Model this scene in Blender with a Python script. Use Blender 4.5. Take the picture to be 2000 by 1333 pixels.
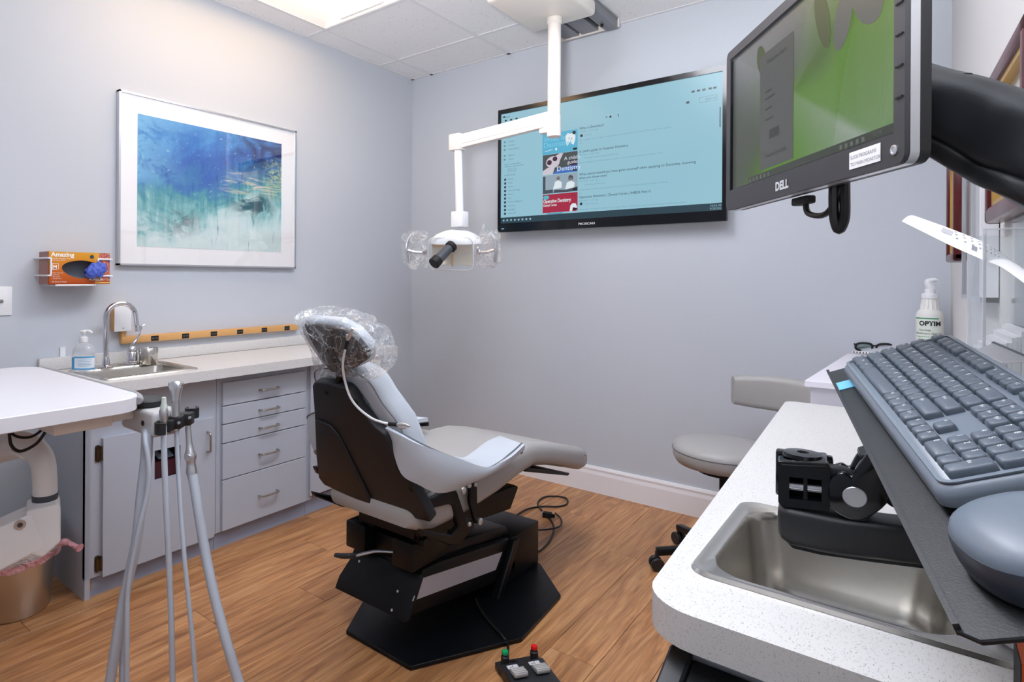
import bpy, bmesh, math, random
from mathutils import Vector, Matrix, noise
random.seed(7)
for o in list(bpy.data.objects): bpy.data.objects.remove(o)
S = bpy.context.scene
C = S.collection
R = math.radians

# ---------------------------------------------------------------- camera
CAMZ, FPX, PX, PY, YAW, ROLL = 1.188, 1175.0, 821.7, 541.84, 0.690941, -0.0053192
right = Vector((math.cos(YAW), math.sin(YAW), 0)); fwd = Vector((-math.sin(YAW), math.cos(YAW), 0)); up = Vector((0, 0, 1))
cr, sr = math.cos(ROLL), math.sin(ROLL)
c_r = right*cr - up*sr; c_u = right*sr + up*cr
cam = bpy.data.cameras.new('camera'); camo = bpy.data.objects.new('camera', cam); C.objects.link(camo)
camo.matrix_world = Matrix(((c_r.x, c_u.x, -fwd.x, 0), (c_r.y, c_u.y, -fwd.y, 0), (c_r.z, c_u.z, -fwd.z, CAMZ), (0, 0, 0, 1)))
cam.sensor_width = 36; cam.lens = 36*FPX/2000; cam.shift_x = (1000-PX)/2000; cam.shift_y = -(666.5-PY)/2000
cam.clip_start = 0.02
S.camera = camo
# ---------------------------------------------------------------- world, light, exposure
w = bpy.data.worlds.new('world'); S.world = w; w.use_nodes = True
w.node_tree.nodes['Background'].inputs[0].default_value = (0.8, 0.85, 0.9, 1)
w.node_tree.nodes['Background'].inputs[1].default_value = 0.3
S.view_settings.view_transform = 'Standard'; S.view_settings.look = 'None'; S.view_settings.gamma = 1
S.view_settings.use_curve_mapping = False; S.view_settings.exposure = 0.7
WARM_LIGHT = 4.2      # troffer over the left counter
ADDED_FILL_LIGHT = 14.0       # unseen troffer added above the chair to fill the room with light
ADDED_KEY_LIGHT = 6.5      # unseen troffer added on the doorway side as soft key light

fl = bpy.data.lights.new('camera_flash', 'SPOT'); fl.energy = 215; fl.spot_size = R(112); fl.spot_blend = 0.8; fl.shadow_soft_size = 0.15; fl.color = (0.98, 0.985, 1.0)
flo = bpy.data.objects.new('camera_flash', fl); C.objects.link(flo); flo.location = (-0.1, -0.3, 1.3)      # photographer's flash, bounced off the ceiling
flo.rotation_euler = Vector((-0.35, 0.8, 1.1)).to_track_quat('-Z', 'Y').to_euler()

# ---------------------------------------------------------------- geometry of the place (metres)
XL, YB, CEIL, YF = -2.73, 3.2, 2.566, -1.5
def WR(y): return 0.1 + (YB-y)*0.038          # right wall is a little out of square
def ray(px, py): return c_r*((px-PX)/FPX) + fwd - c_u*((py-PY)/FPX)
def W(px, py, d): return Vector((0, 0, CAMZ)) + ray(px, py)*d          # point at a given distance along the view axis
def WP(px, py, ax, val):
    r = ray(px, py); o = Vector((0, 0, CAMZ)); return o + r*((val-o[ax])/r[ax])

# ---------------------------------------------------------------- materials
def lin(c):
    if isinstance(c, str): c = tuple(int(c[i:i+2], 16) for i in (0, 2, 4))
    return tuple(((v/255)/12.92 if v/255 <= 0.04045 else ((v/255+0.055)/1.055)**2.4) for v in c[:3]) + (1,)
MATS = {}
def nd(nt, t, **kw):
    n = nt.nodes.new(t)
    for k, v in kw.items():
        if k.startswith('i_'): n.inputs[int(k[2:]) if k[2:].isdigit() else k[2:].replace('_', ' ')].default_value = v
        else: setattr(n, k, v)
    return n
def mat(name, col='808080', rough=0.5, metal=0.0, spec=0.5, emit=None, es=0, bump=0, bscale=200, var=0, vscale=8, coat=0, trans=0, ior=1.45, alpha=1, aniso=0, sheen=0):
    if name in MATS: return MATS[name]
    m = bpy.data.materials.new(name); m.use_nodes = True; MATS[name] = m
    nt = m.node_tree; b = nt.nodes['Principled BSDF']
    b.inputs['Base Color'].default_value = lin(col); b.inputs['Roughness'].default_value = rough
    b.inputs['Metallic'].default_value = metal; b.inputs['Specular IOR Level'].default_value = spec
    b.inputs['IOR'].default_value = ior; b.inputs['Coat Weight'].default_value = coat
    b.inputs['Transmission Weight'].default_value = trans; b.inputs['Alpha'].default_value = alpha
    b.inputs['Anisotropic'].default_value = aniso
    if emit: b.inputs['Emission Color'].default_value = lin(emit); b.inputs['Emission Strength'].default_value = es
    if bump or var:
        tc = nd(nt, 'ShaderNodeTexCoord')
        if bump:
            n = nd(nt, 'ShaderNodeTexNoise'); n.inputs['Scale'].default_value = bscale; n.inputs['Detail'].default_value = 3
            nt.links.new(tc.outputs['Object'], n.inputs['Vector'])
            bp = nd(nt, 'ShaderNodeBump'); bp.inputs['Strength'].default_value = bump; bp.inputs['Distance'].default_value = 0.002
            nt.links.new(n.outputs[0], bp.inputs['Height']); nt.links.new(bp.outputs[0], b.inputs['Normal'])
        if var:
            n = nd(nt, 'ShaderNodeTexNoise'); n.inputs['Scale'].default_value = vscale; n.inputs['Detail'].default_value = 4
            nt.links.new(tc.outputs['Object'], n.inputs['Vector'])
            mx = nd(nt, 'ShaderNodeMixRGB'); mx.blend_type = 'MULTIPLY'
            mr = nd(nt, 'ShaderNodeMapRange'); mr.inputs[1].default_value = 0.3; mr.inputs[2].default_value = 0.7; mr.inputs[3].default_value = 1-var; mr.inputs[4].default_value = 1
            nt.links.new(n.outputs[0], mr.inputs[0]); mx.inputs[0].default_value = 1; mx.inputs[1].default_value = lin(col)
            nt.links.new(mr.outputs[0], mx.inputs[2]); nt.links.new(mx.outputs[0], b.inputs['Base Color'])
    return m
def emis(name, col, s):
    return mat(name, '000000', 0.3, emit=col, es=s)

wall_m = mat('wall_paint', (196, 202, 211), 0.55, spec=0.3, bump=0.08, bscale=350)
white_trim = mat('white_trim', (236, 236, 240), 0.35)
tee_m = mat('ceiling_grid_white', (226, 226, 230), 0.5)
cab_m = mat('grey_cabinet_paint', (180, 186, 198), 0.45, bump=0.1, bscale=500)
toe_m = mat('toe_kick_grey', (150, 158, 180), 0.5)
steel_m = mat('brushed_steel', (208, 205, 199), 0.27, 1.0, bump=0.12, bscale=60)
chrome_m = mat('chrome', (215, 215, 220), 0.07, 1.0)
nickel_m = mat('satin_nickel', (176, 172, 164), 0.3, 1.0)
alu_m = mat('satin_aluminium', (208, 210, 215), 0.3, 0.85)
bronze_m = mat('antique_hinge', (96, 84, 70), 0.4, 1.0)
blackp_m = mat('black_plastic', (34, 35, 38), 0.42, bump=0.15, bscale=900)
blackm_m = mat('black_enamel', (12, 14, 18), 0.36, spec=0.3, bump=0.1, bscale=1200)
gloss_black = mat('gloss_black', (14, 16, 20), 0.12)
shell_m = mat('brown_black_shell', (32, 33, 37), 0.42, spec=0.35, bump=0.2, bscale=900)
vinyl_m = mat('grey_vinyl', (186, 194, 204), 0.42, bump=0.15, bscale=700)
vinyl2_m = mat('warm_grey_vinyl', (164, 163, 162), 0.4, bump=0.15, bscale=700)
seam_m = mat('seam_thread', (105, 108, 114), 0.6)
hose_m = mat('grey_hose', (178, 187, 200), 0.4)
whitep_m = mat('white_plastic', (234, 236, 240), 0.35)
ivory_m = mat('ivory_enamel', (226, 220, 214), 0.32)
lgrey_m = mat('light_grey_plastic', (196, 197, 200), 0.4)
greyband_m = mat('grey_edge_band', (150, 152, 156), 0.45)
tan_m = mat('tan_raceway', (214, 164, 104), 0.45)
paper_m = mat('white_paper', (240, 240, 242), 0.7)
ink_m = mat('black_ink', (35, 35, 38), 0.7)
greyink_m = mat('grey_ink', (140, 142, 150), 0.7)
burg_m = mat('burgundy_wood', (92, 30, 30), 0.25, var=0.35, vscale=25)
gold_m = mat('gilt_liner', (196, 160, 92), 0.4, 0.6)
rubber_m = mat('black_rubber', (18, 18, 20), 0.6)
dgrey_m = mat('dark_grey_plastic', (70, 76, 84), 0.5)

def speckle(name, base, spots, rough=0.35):
    m = mat(name, base, rough); nt = m.node_tree; b = nt.nodes['Principled BSDF']
    tc = nd(nt, 'ShaderNodeTexCoord'); mp = nd(nt, 'ShaderNodeMapping'); mp.inputs['Scale'].default_value = (1, 0.45, 1); mp.inputs['Rotation'].default_value = (0, 0, 0.5)
    nt.links.new(tc.outputs['Object'], mp.inputs[0])
    fac = None
    for sc, th, col in spots:
        v = nd(nt, 'ShaderNodeTexNoise'); v.inputs['Scale'].default_value = sc; v.inputs['Detail'].default_value = 1.5
        nt.links.new(mp.outputs[0], v.inputs['Vector'])
        r = nd(nt, 'ShaderNodeMapRange'); r.inputs[1].default_value = th; r.inputs[2].default_value = th+0.05
        nt.links.new(v.outputs[0], r.inputs[0])
        mx = nd(nt, 'ShaderNodeMixRGB'); nt.links.new(r.outputs[0], mx.inputs[0]); mx.inputs[2].default_value = lin(col)
        if fac is None: mx.inputs[1].default_value = lin(base)
        else: nt.links.new(fac.outputs[0], mx.inputs[1])
        fac = mx
    nt.links.new(fac.outputs[0], b.inputs['Base Color'])
    return m
lam_m = speckle('speckled_white_laminate', (214, 213, 212), [(380, 0.61, (202, 201, 198)), (620, 0.65, (160, 159, 157))])
tile_m = speckle('acoustic_tile', (236, 236, 239), [(90, 0.68, (196, 196, 198)), (240, 0.68, (168, 168, 172))], 0.9)

def wood():
    m = bpy.data.materials.new('oak_vinyl'); m.use_nodes = True; nt = m.node_tree; b = nt.nodes['Principled BSDF']
    tc = nd(nt, 'ShaderNodeTexCoord'); oi = nd(nt, 'ShaderNodeObjectInfo')
    sc = nd(nt, 'ShaderNodeVectorMath', operation='SCALE'); cx = nd(nt, 'ShaderNodeCombineXYZ')
    for i in range(3): nt.links.new(oi.outputs['Random'], cx.inputs[i])
    sc.inputs[3].default_value = 37.0; nt.links.new(cx.outputs[0], sc.inputs[0])
    ad = nd(nt, 'ShaderNodeVectorMath', operation='ADD'); nt.links.new(tc.outputs['Object'], ad.inputs[0]); nt.links.new(sc.outputs[0], ad.inputs[1])
    def nz(scale, det, dist=0, rough=.6):
        mp = nd(nt, 'ShaderNodeMapping'); mp.inputs['Scale'].default_value = scale; nt.links.new(ad.outputs[0], mp.inputs[0])
        n = nd(nt, 'ShaderNodeTexNoise'); n.inputs['Scale'].default_value = 1; n.inputs['Detail'].default_value = det; n.inputs['Distortion'].default_value = dist; n.inputs['Roughness'].default_value = rough
        nt.links.new(mp.outputs[0], n.inputs['Vector']); return n
    a = nz((17, 1.5, 17), 6, 2.2); f = nz((150, 6, 150), 4, .4); l = nz((5, 1.2, 5), 2)
    r = nd(nt, 'ShaderNodeValToRGB'); e = r.color_ramp.elements
    e[0].position = 0.28; e[0].color = lin((142, 96, 60)); e[1].position = 0.72; e[1].color = lin((208, 158, 110))
    x = r.color_ramp.elements.new(0.42); x.color = lin((168, 116, 74)); x = r.color_ramp.elements.new(0.55); x.color = lin((190, 137, 90))
    nt.links.new(a.outputs[0], r.inputs[0])
    m1 = nd(nt, 'ShaderNodeMixRGB', blend_type='MULTIPLY'); m1.inputs[0].default_value = 1
    mr = nd(nt, 'ShaderNodeMapRange'); mr.inputs[1].default_value = 0.35; mr.inputs[2].default_value = 0.6; mr.inputs[3].default_value = 0.76; mr.inputs[4].default_value = 1.04
    nt.links.new(f.outputs[0], mr.inputs[0]); nt.links.new(r.outputs[0], m1.inputs[1]); nt.links.new(mr.outputs[0], m1.inputs[2])
    m2 = nd(nt, 'ShaderNodeMixRGB', blend_type='MULTIPLY'); m2.inputs[0].default_value = 1
    mr2 = nd(nt, 'ShaderNodeMapRange'); mr2.inputs[1].default_value = 0.3; mr2.inputs[2].default_value = 0.7; mr2.inputs[3].default_value = 0.86; mr2.inputs[4].default_value = 1.1
    nt.links.new(l.outputs[0], mr2.inputs[0]); nt.links.new(m1.outputs[0], m2.inputs[1]); nt.links.new(mr2.outputs[0], m2.inputs[2])
    nt.links.new(m2.outputs[0], b.inputs['Base Color']); b.inputs['Roughness'].default_value = 0.36
    bp = nd(nt, 'ShaderNodeBump'); bp.inputs['Strength'].default_value = 0.12; bp.inputs['Distance'].default_value = 0.001
    nt.links.new(f.outputs[0], bp.inputs['Height']); nt.links.new(bp.outputs[0], b.inputs['Normal'])
    return m
wood_m = wood()

def film(name, tint=(1, 1, 1), op=0.04, rough=0.06, wr=0.9, wscale=26):
    m = bpy.data.materials.new(name); m.use_nodes = True; nt = m.node_tree; nt.nodes.remove(nt.nodes['Principled BSDF'])
    out = nt.nodes['Material Output']
    t = nd(nt, 'ShaderNodeBsdfTransparent'); t.inputs[0].default_value = (*tint, 1)
    g = nd(nt, 'ShaderNodeBsdfGlossy'); g.inputs['Roughness'].default_value = rough; g.inputs[0].default_value = (1, 1, 1, 1)
    d = nd(nt, 'ShaderNodeBsdfDiffuse'); d.inputs[0].default_value = (0.9, 0.92, 0.95, 1)
    lw = nd(nt, 'ShaderNodeLayerWeight'); lw.inputs[0].default_value = 0.35
    m1 = nd(nt, 'ShaderNodeMixShader'); m1.inputs[0].default_value = op
    nt.links.new(t.outputs[0], m1.inputs[1]); nt.links.new(d.outputs[0], m1.inputs[2])
    m2 = nd(nt, 'ShaderNodeMixShader'); mr = nd(nt, 'ShaderNodeMapRange'); mr.inputs[3].default_value = 0.02; mr.inputs[4].default_value = 0.4
    nt.links.new(lw.outputs['Fresnel'], mr.inputs[0]); nt.links.new(mr.outputs[0], m2.inputs[0])
    nt.links.new(m1.outputs[0], m2.inputs[1]); nt.links.new(g.outputs[0], m2.inputs[2]); nt.links.new(m2.outputs[0], out.inputs[0])
    if wr:
        tc = nd(nt, 'ShaderNodeTexCoord'); n = nd(nt, 'ShaderNodeTexNoise'); n.inputs['Scale'].default_value = wscale; n.inputs['Detail'].default_value = 3; n.inputs['Distortion'].default_value = 1.5
        nt.links.new(tc.outputs['Object'], n.inputs['Vector'])
        bp = nd(nt, 'ShaderNodeBump'); bp.inputs['Strength'].default_value = wr; bp.inputs['Distance'].default_value = 0.02
        vo = nd(nt, 'ShaderNodeTexVoronoi', feature='F1'); vo.inputs['Scale'].default_value = wscale*0.8
        ve = nd(nt, 'ShaderNodeTexVoronoi', feature='DISTANCE_TO_EDGE'); ve.inputs['Scale'].default_value = wscale*0.8
        ad = nd(nt, 'ShaderNodeVectorMath', operation='MULTIPLY_ADD'); ad.inputs[1].default_value = (0.05,)*3
        nt.links.new(n.outputs[1], ad.inputs[0]); nt.links.new(tc.outputs['Object'], ad.inputs[2])
        for v_ in (vo, ve): nt.links.new(ad.outputs[0], v_.inputs['Vector'])
        nt.links.new(vo.outputs['Distance'], bp.inputs['Height'])
        em_ = nd(nt, 'ShaderNodeMapRange'); em_.inputs[1].default_value = 0.0; em_.inputs[2].default_value = 0.05; em_.inputs[3].default_value = min(op+0.3, 0.8); em_.inputs[4].default_value = op  # fold lines whitened: crease highlights put into the film's opacity
        nt.links.new(ve.outputs['Distance'], em_.inputs[0]); nt.links.new(em_.outputs[0], m1.inputs[0])
        for s in (g, d): nt.links.new(bp.outputs[0], s.inputs['Normal'])
        nt.links.new(bp.outputs[0], lw.inputs['Normal'])
    return m
film_m = film('clear_plastic_film')
bag_m = film('milky_bin_liner', op=0.45, rough=0.3)
pink_m = film('pink_drawstring', tint=(1, .8, .82), op=0.6, rough=.3)
pink_m.node_tree.nodes['Diffuse BSDF'].inputs[0].default_value = lin((232, 170, 176))
acryl_m = film('clear_acrylic', tint=(.97, .985, .99), op=0.05, rough=0.04, wr=0)
acryl_edge_m = film('acrylic_edge', op=0.55, rough=0.1, wr=0)
clear_gel = film('clear_gel', tint=(.96, .97, .98), op=0.22, rough=0.1, wr=0)
glass_m = film('picture_glass', op=0.0, rough=0.02, wr=0)

# ---------------------------------------------------------------- mesh helpers (everything in world metres)
def new(): return bmesh.new()
def join(*bms):
    out = bms[0]
    for b in bms[1:]:
        me = bpy.data.meshes.new('tmp'); b.to_mesh(me); b.free(); out.from_mesh(me); bpy.data.meshes.remove(me)
    return out
def xf(bm, M): bmesh.ops.transform(bm, matrix=M, verts=bm.verts); return bm
def T(x, y, z): return Matrix.Translation((x, y, z))
def RX(a): return Matrix.Rotation(R(a), 4, 'X')
def RY(a): return Matrix.Rotation(R(a), 4, 'Y')
def RZ(a): return Matrix.Rotation(R(a), 4, 'Z')
def frame(o, x, y):
    x = Vector(x).normalized(); y = Vector(y); y = (y-x*y.dot(x)).normalized(); z = x.cross(y)
    return Matrix(((x.x, y.x, z.x, o[0]), (x.y, y.y, z.y, o[1]), (x.z, y.z, z.z, o[2]), (0, 0, 0, 1)))
def bev(bm, r, seg=2, ang=30):
    if r > 0:
        es = [e for e in bm.edges if len(e.link_faces) == 2 and e.calc_face_angle(0) > R(ang)]
        bmesh.ops.bevel(bm, geom=es, offset=r, segments=seg, profile=0.5, affect='EDGES', clamp_overlap=True)
    return bm
def box(x0, x1, y0, y1, z0, z1, r=0, seg=2):
    bm = new(); bmesh.ops.create_cube(bm, size=1)
    xf(bm, T((x0+x1)/2, (y0+y1)/2, (z0+z1)/2) @ Matrix.Diagonal((abs(x1-x0), abs(y1-y0), abs(z1-z0), 1)))
    return bev(bm, r, seg)
def prism(poly, h, M=None, r=0, seg=2):
    """poly in local xy, extruded along local +z by h, then placed with M"""
    bm = new(); vs = [bm.verts.new((p[0], p[1], 0)) for p in poly]; f = bm.faces.new(vs)
    if f.normal.z > 0 or True:
        bm.normal_update()
        ex = bmesh.ops.extrude_face_region(bm, geom=[f]); nv = [v for v in ex['geom'] if isinstance(v, bmesh.types.BMVert)]
        bmesh.ops.translate(bm, verts=nv, vec=(0, 0, h))
    bmesh.ops.recalc_face_normals(bm, faces=bm.faces)
    bev(bm, r, seg)
    return xf(bm, M) if M else bm
def rrect(w, h, r, n=4, cx=0, cy=0):
    pts = []
    for sx, sy, a0 in ((1, 1, 0), (-1, 1, 90), (-1, -1, 180), (1, -1, 270)):
        for k in range(n+1):
            a = R(a0+90*k/n); pts.append((cx+sx*(w/2-r)+r*math.cos(a), cy+sy*(h/2-r)+r*math.sin(a)))
    return pts
def spline(pts, res=6):
    P = [Vector(p) for p in pts]
    if len(P) < 3: return P
    out = []
    for i in range(len(P)-1):
        p0 = P[max(i-1, 0)]; p1 = P[i]; p2 = P[i+1]; p3 = P[min(i+2, len(P)-1)]
        for k in range(res):
            t = k/res; t2 = t*t; t3 = t2*t
            out.append(0.5*((2*p1)+(p2-p0)*t+(2*p0-5*p1+4*p2-p3)*t2+(3*p1-p0-3*p2+p3)*t3))
    out.append(P[-1]); return out
def tube(pts, rad, n=10, res=6, smooth=True, flat=1.0):
    """tube along a smoothed line; rad number or list (same length as pts); flat squashes the section"""
    if isinstance(rad, (int, float)): rad = [rad]*len(pts)
    if smooth and len(pts) > 2:
        q = spline([(*p, ) for p in pts], res); rr = [v[0] for v in spline([(r, 0, 0) for r in rad], res)]
    else: q = [Vector(p) for p in pts]; rr = rad
    bm = new(); rings = []; prev = None
    for i, p in enumerate(q):
        t = (q[min(i+1, len(q)-1)]-q[max(i-1, 0)]).normalized()
        if prev is None:
            a = Vector((0, 0, 1)) if abs(t.z) < 0.9 else Vector((1, 0, 0))
            u = t.cross(a).normalized()
        else: u = (prev-t*prev.dot(t)).normalized()
        prev = u; v = t.cross(u)
        rings.append([bm.verts.new(p+(u*math.cos(2*math.pi*k/n)+v*math.sin(2*math.pi*k/n)*flat)*rr[i]) for k in range(n)])
    for a, b in zip(rings, rings[1:]):
        for k in range(n): bm.faces.new((a[k], a[(k+1) % n], b[(k+1) % n], b[k]))
    bm.faces.new(rings[0][::-1]); bm.faces.new(rings[-1])
    bmesh.ops.recalc_face_normals(bm, faces=bm.faces)
    return bm
def lathe(prof, n=28, M=None, close=True):
    bm = new(); rings = []
    for r, z in prof:
        if r < 1e-6: rings.append([bm.verts.new((0, 0, z))])
        else: rings.append([bm.verts.new((r*math.cos(2*math.pi*k/n), r*math.sin(2*math.pi*k/n), z)) for k in range(n)])
    for a, b in zip(rings, rings[1:]):
        for k in range(n):
            if len(a) == 1 and len(b) == 1: continue
            if len(a) == 1: bm.faces.new((a[0], b[(k+1) % n], b[k]))
            elif len(b) == 1: bm.faces.new((a[k], a[(k+1) % n], b[0]))
            else: bm.faces.new((a[k], a[(k+1) % n], b[(k+1) % n], b[k]))
    if close:
        if len(rings[0]) > 1: bm.faces.new(rings[0][::-1])
        if len(rings[-1]) > 1: bm.faces.new(rings[-1])
    bmesh.ops.recalc_face_normals(bm, faces=bm.faces)
    return xf(bm, M) if M else bm
def cyl(p, q, r, n=16, r2=None, b=0):
    p, q = Vector(p), Vector(q); d = q-p; L = d.length; r2 = r if r2 is None else r2
    b = min(b, L/3)
    prof = [(0, 0), (r-b, 0), (r, b), (r2, L-b), (r2-b, L), (0, L)] if b else [(0, 0), (r, 0), (r2, L), (0, L)]
    return lathe(prof, n, Matrix.Translation(p) @ d.to_track_quat('Z', 'Y').to_matrix().to_4x4(), close=False)
def loft(rings, cap=True, closed=True):
    bm = new(); rv = [[bm.verts.new(p) for p in r] for r in rings]; n = len(rv[0])
    for a, b in zip(rv, rv[1:]):
        for k in range(n if closed else n-1): bm.faces.new((a[k], a[(k+1) % n], b[(k+1) % n], b[k]))
    if cap and closed: bm.faces.new(rv[0][::-1]); bm.faces.new(rv[-1])
    bmesh.ops.recalc_face_normals(bm, faces=bm.faces)
    return bm
def sheet(fn, nu, nv, th=0):
    bm = new(); g = [[bm.verts.new(fn(i/nu, j/nv)) for j in range(nv+1)] for i in range(nu+1)]
    for i in range(nu):
        for j in range(nv): bm.faces.new((g[i][j], g[i+1][j], g[i+1][j+1], g[i][j+1]))
    if th:
        bm.normal_update(); bmesh.ops.solidify(bm, geom=bm.faces[:], thickness=th); bmesh.ops.recalc_face_normals(bm, faces=bm.faces)
    return bm
def subdiv(bm, k=1):
    bmesh.ops.subdivide_edges(bm, edges=bm.edges, cuts=k, use_grid_fill=True, smooth=1.0); return bm
def quad(M, x0, x1, y0, y1, z=0):
    bm = new(); bm.faces.new([bm.verts.new(M @ Vector(p)) for p in ((x0, y0, z), (x1, y0, z), (x1, y1, z), (x0, y1, z))]); return bm
def text(s, size, M, align='LEFT', bold=0.0, shear=0.0, xs=1.0):
    cu = bpy.data.curves.new('t', 'FONT'); cu.body = s; cu.size = size; cu.align_x = align; cu.offset = bold; cu.shear = shear; cu.resolution_u = 3
    o = bpy.data.objects.new('t', cu); C.objects.link(o)
    me = bpy.data.meshes.new_from_object(o); bm = new(); bm.from_mesh(me)
    bpy.data.objects.remove(o); bpy.data.meshes.remove(me); bpy.data.curves.remove(cu)
    return xf(bm, M @ Matrix.Diagonal((xs, 1, 1, 1)))

def wm(o):
    return (wm(o.parent) @ o.matrix_basis) if o.parent else o.matrix_basis.copy()
def obj(name, bm, m, parent=None, smooth=35, local=False, sub=0):
    me = bpy.data.meshes.new(name)
    o = bpy.data.objects.new(name, me); C.objects.link(o)
    if parent is not None:
        o.parent = parent
        if not local: xf(bm, wm(parent).inverted())
    elif not local:
        vs = [v.co for v in bm.verts]
        c = Vector(((min(v.x for v in vs)+max(v.x for v in vs))/2, (min(v.y for v in vs)+max(v.y for v in vs))/2, min(v.z for v in vs)))
        xf(bm, Matrix.Translation(-c)); o.location = c
    bm.normal_update(); bm.to_mesh(me); bm.free()
    if smooth:
        for p in me.polygons: p.use_smooth = True
        me.set_sharp_from_angle(angle=R(smooth))
    me.materials.append(m)
    if sub:
        md = o.modifiers.new('subsurf', 'SUBSURF'); md.levels = sub; md.render_levels = sub
    return o
def tag(o, label=None, cat=None, group=None, kind=None):
    if label: o['label'] = label
    if cat: o['category'] = cat
    if group: o['group'] = group
    if kind: o['kind'] = kind
    return o
def thing(name, loc, label, cat, group=None, M=None):
    o = bpy.data.objects.new(name, None); C.objects.link(o); o.empty_display_size = 0.05
    if M is not None: o.matrix_basis = M
    else: o.location = loc
    return tag(o, label, cat, group)
def struct(name, bm, m, parent=None, **k):
    o = obj(name, bm, m, parent, **k)
    if parent is None: o['kind'] = 'structure'
    return o
def inst(src, parent, M):
    o = src.copy(); C.objects.link(o); o.parent = parent; o.matrix_basis = M; return o

# ---------------------------------------------------------------- the room
floor = struct('floor', box(XL-0.1, 0.4, YF-0.1, YB+0.1, -0.06, -0.004), mat('subfloor', (70, 55, 42), 0.8), smooth=0)
PWD, PLN = 0.152, 1.22
plank0 = None; row = 0; x = XL
offs = [0.0, 0.55, 0.22, 0.83, 0.4, 1.02, 0.68, 0.13]
def plank_bm(wd, ln):
    b = box(0, wd-0.0012, 0, ln-0.0012, -0.004, 0); return bev(b, 0.0008, 1)
while x < 0.32:
    y = YF-offs[row % 8]
    while y < YB:
        y0, y1 = max(y, YF), min(y+PLN, YB); x1 = min(x+PWD, 0.34)
        if y1-y0 > 0.02 and y1 > 0.2:
            if abs(y1-y0-PLN) < 1e-6 and abs(x1-x-PWD) < 1e-6:
                if plank0 is None:
                    plank0 = obj('plank', plank_bm(PWD, PLN), wood_m, floor, local=True, smooth=0); plank0.matrix_basis = T(x, y0, 0) ; 
                    plank0.matrix_basis = wm(floor).inverted() @ T(x, y0, 0)
                else: inst(plank0, floor, wm(floor).inverted() @ T(x, y0, 0))
            else:
                p = obj('plank', plank_bm(x1-x, y1-y0), wood_m, floor, local=True, smooth=0); p.matrix_basis = wm(floor).inverted() @ T(x, y0, 0)
        y += PLN
    x += PWD; row += 1

struct('wall_left', box(XL-0.1, XL, YF-0.1, YB+0.1, 0, CEIL+0.118), wall_m, smooth=0)
struct('wall_back', box(XL, WR(YB)+0.2, YB, YB+0.1, 0, CEIL+0.118), wall_m, smooth=0)
wr_m = mat('wall_paint_right', (206, 204, 202), 0.55, spec=0.3, bump=0.08, bscale=350)
struct('wall_right', prism([(WR(YB), YB), (WR(YF), YF), (WR(YF)+0.1, YF), (WR(YB)+0.1, YB)], CEIL+0.118), wr_m, smooth=0)
struct('wall_front', box(XL, 0.4, YF-0.1, YF, 0, CEIL+0.118), wall_m, smooth=0)
bb = [(0, 0), (0.016, 0), (0.016, 0.1), (0.012, 0.118), (0.014, 0.13), (0.008, 0.143), (0, 0.143)]
struct('baseboard_back', prism(bb, WR(YB)-XL-0.004, Matrix(((0, 0, 1, XL+0.002), (-1, 0, 0, YB), (0, 1, 0, 0), (0, 0, 0, 1)))), white_trim, smooth=0)
struct('baseboard_left', prism(bb, 0.68, Matrix(((1, 0, 0, XL), (0, 0, 1, YB-0.70), (0, 1, 0, 0), (0, 0, 0, 1)))), white_trim, smooth=0)

ceil = struct('ceiling', box(XL-0.1, 0.5, YF-0.1, YB+0.1, CEIL+0.12, CEIL+0.16), mat('plenum_deck', (200, 200, 200), 0.9), smooth=0)
GX = [-2.552+0.607*k for k in range(5)]; GY = [2.852-0.606*k for k in range(8)]
xs = [XL]+GX+[0.30]; ys = [YB]+GY; ys = [v for v in ys if v > YF]+[YF]
LIGHTS = [(0, 2, 4), (3, 4, 6)]         # column index in GX, rows of GY: troffers are two tiles long
def is_light(i, j):
    # tile between xs[i],xs[i+1] and ys[j+1],ys[j]
    return (i == 1 and j in (2, 3)) or (i == 4 and j in (4, 5)) or (i == 3 and j in (2, 3))
tile0 = {}
for i in range(len(xs)-1):
    for j in range(len(ys)-1):
        if is_light(i, j): continue
        wd, ln = xs[i+1]-xs[i], ys[j]-ys[j+1]
        key = (round(wd, 3), round(ln, 3)); Mx = wm(ceil).inverted() @ T(xs[i]+wd/2, ys[j+1]+ln/2, CEIL+0.004)
        if key in tile0: inst(tile0[key], ceil, Mx)
        else:
            t = obj('ceiling_tile', box(-wd/2+0.002, wd/2-0.002, -ln/2+0.002, ln/2-0.002, 0, 0.012), tile_m, ceil, local=True, smooth=0); t.matrix_basis = Mx; tile0[key] = t
for xg in GX: obj('grid_tee', box(xg-0.012, xg+0.012, YF, YB, CEIL-0.001, CEIL+0.003), tee_m, ceil, smooth=0)
for k, yg in enumerate(ys[1:-1]):
    segs = [(XL, 0.3)]
    if k == 2: segs = [(XL, GX[0]), (GX[1], GX[2]), (GX[3], 0.3)]
    if k == 4: segs = [(XL, GX[3]), (GX[4], 0.3)]
    for a, b in segs: obj('grid_tee', box(a, b, yg-0.012, yg+0.012, CEIL-0.0015, CEIL+0.0035), tee_m, ceil, smooth=0)
obj('wall_angle', box(XL, XL+0.02, YF, YB, CEIL-0.001, CEIL+0.003), tee_m, ceil, smooth=0)
obj('wall_angle', box(XL, 0.2, YB-0.02, YB, CEIL-0.001, CEIL+0.003), tee_m, ceil, smooth=0)

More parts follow.
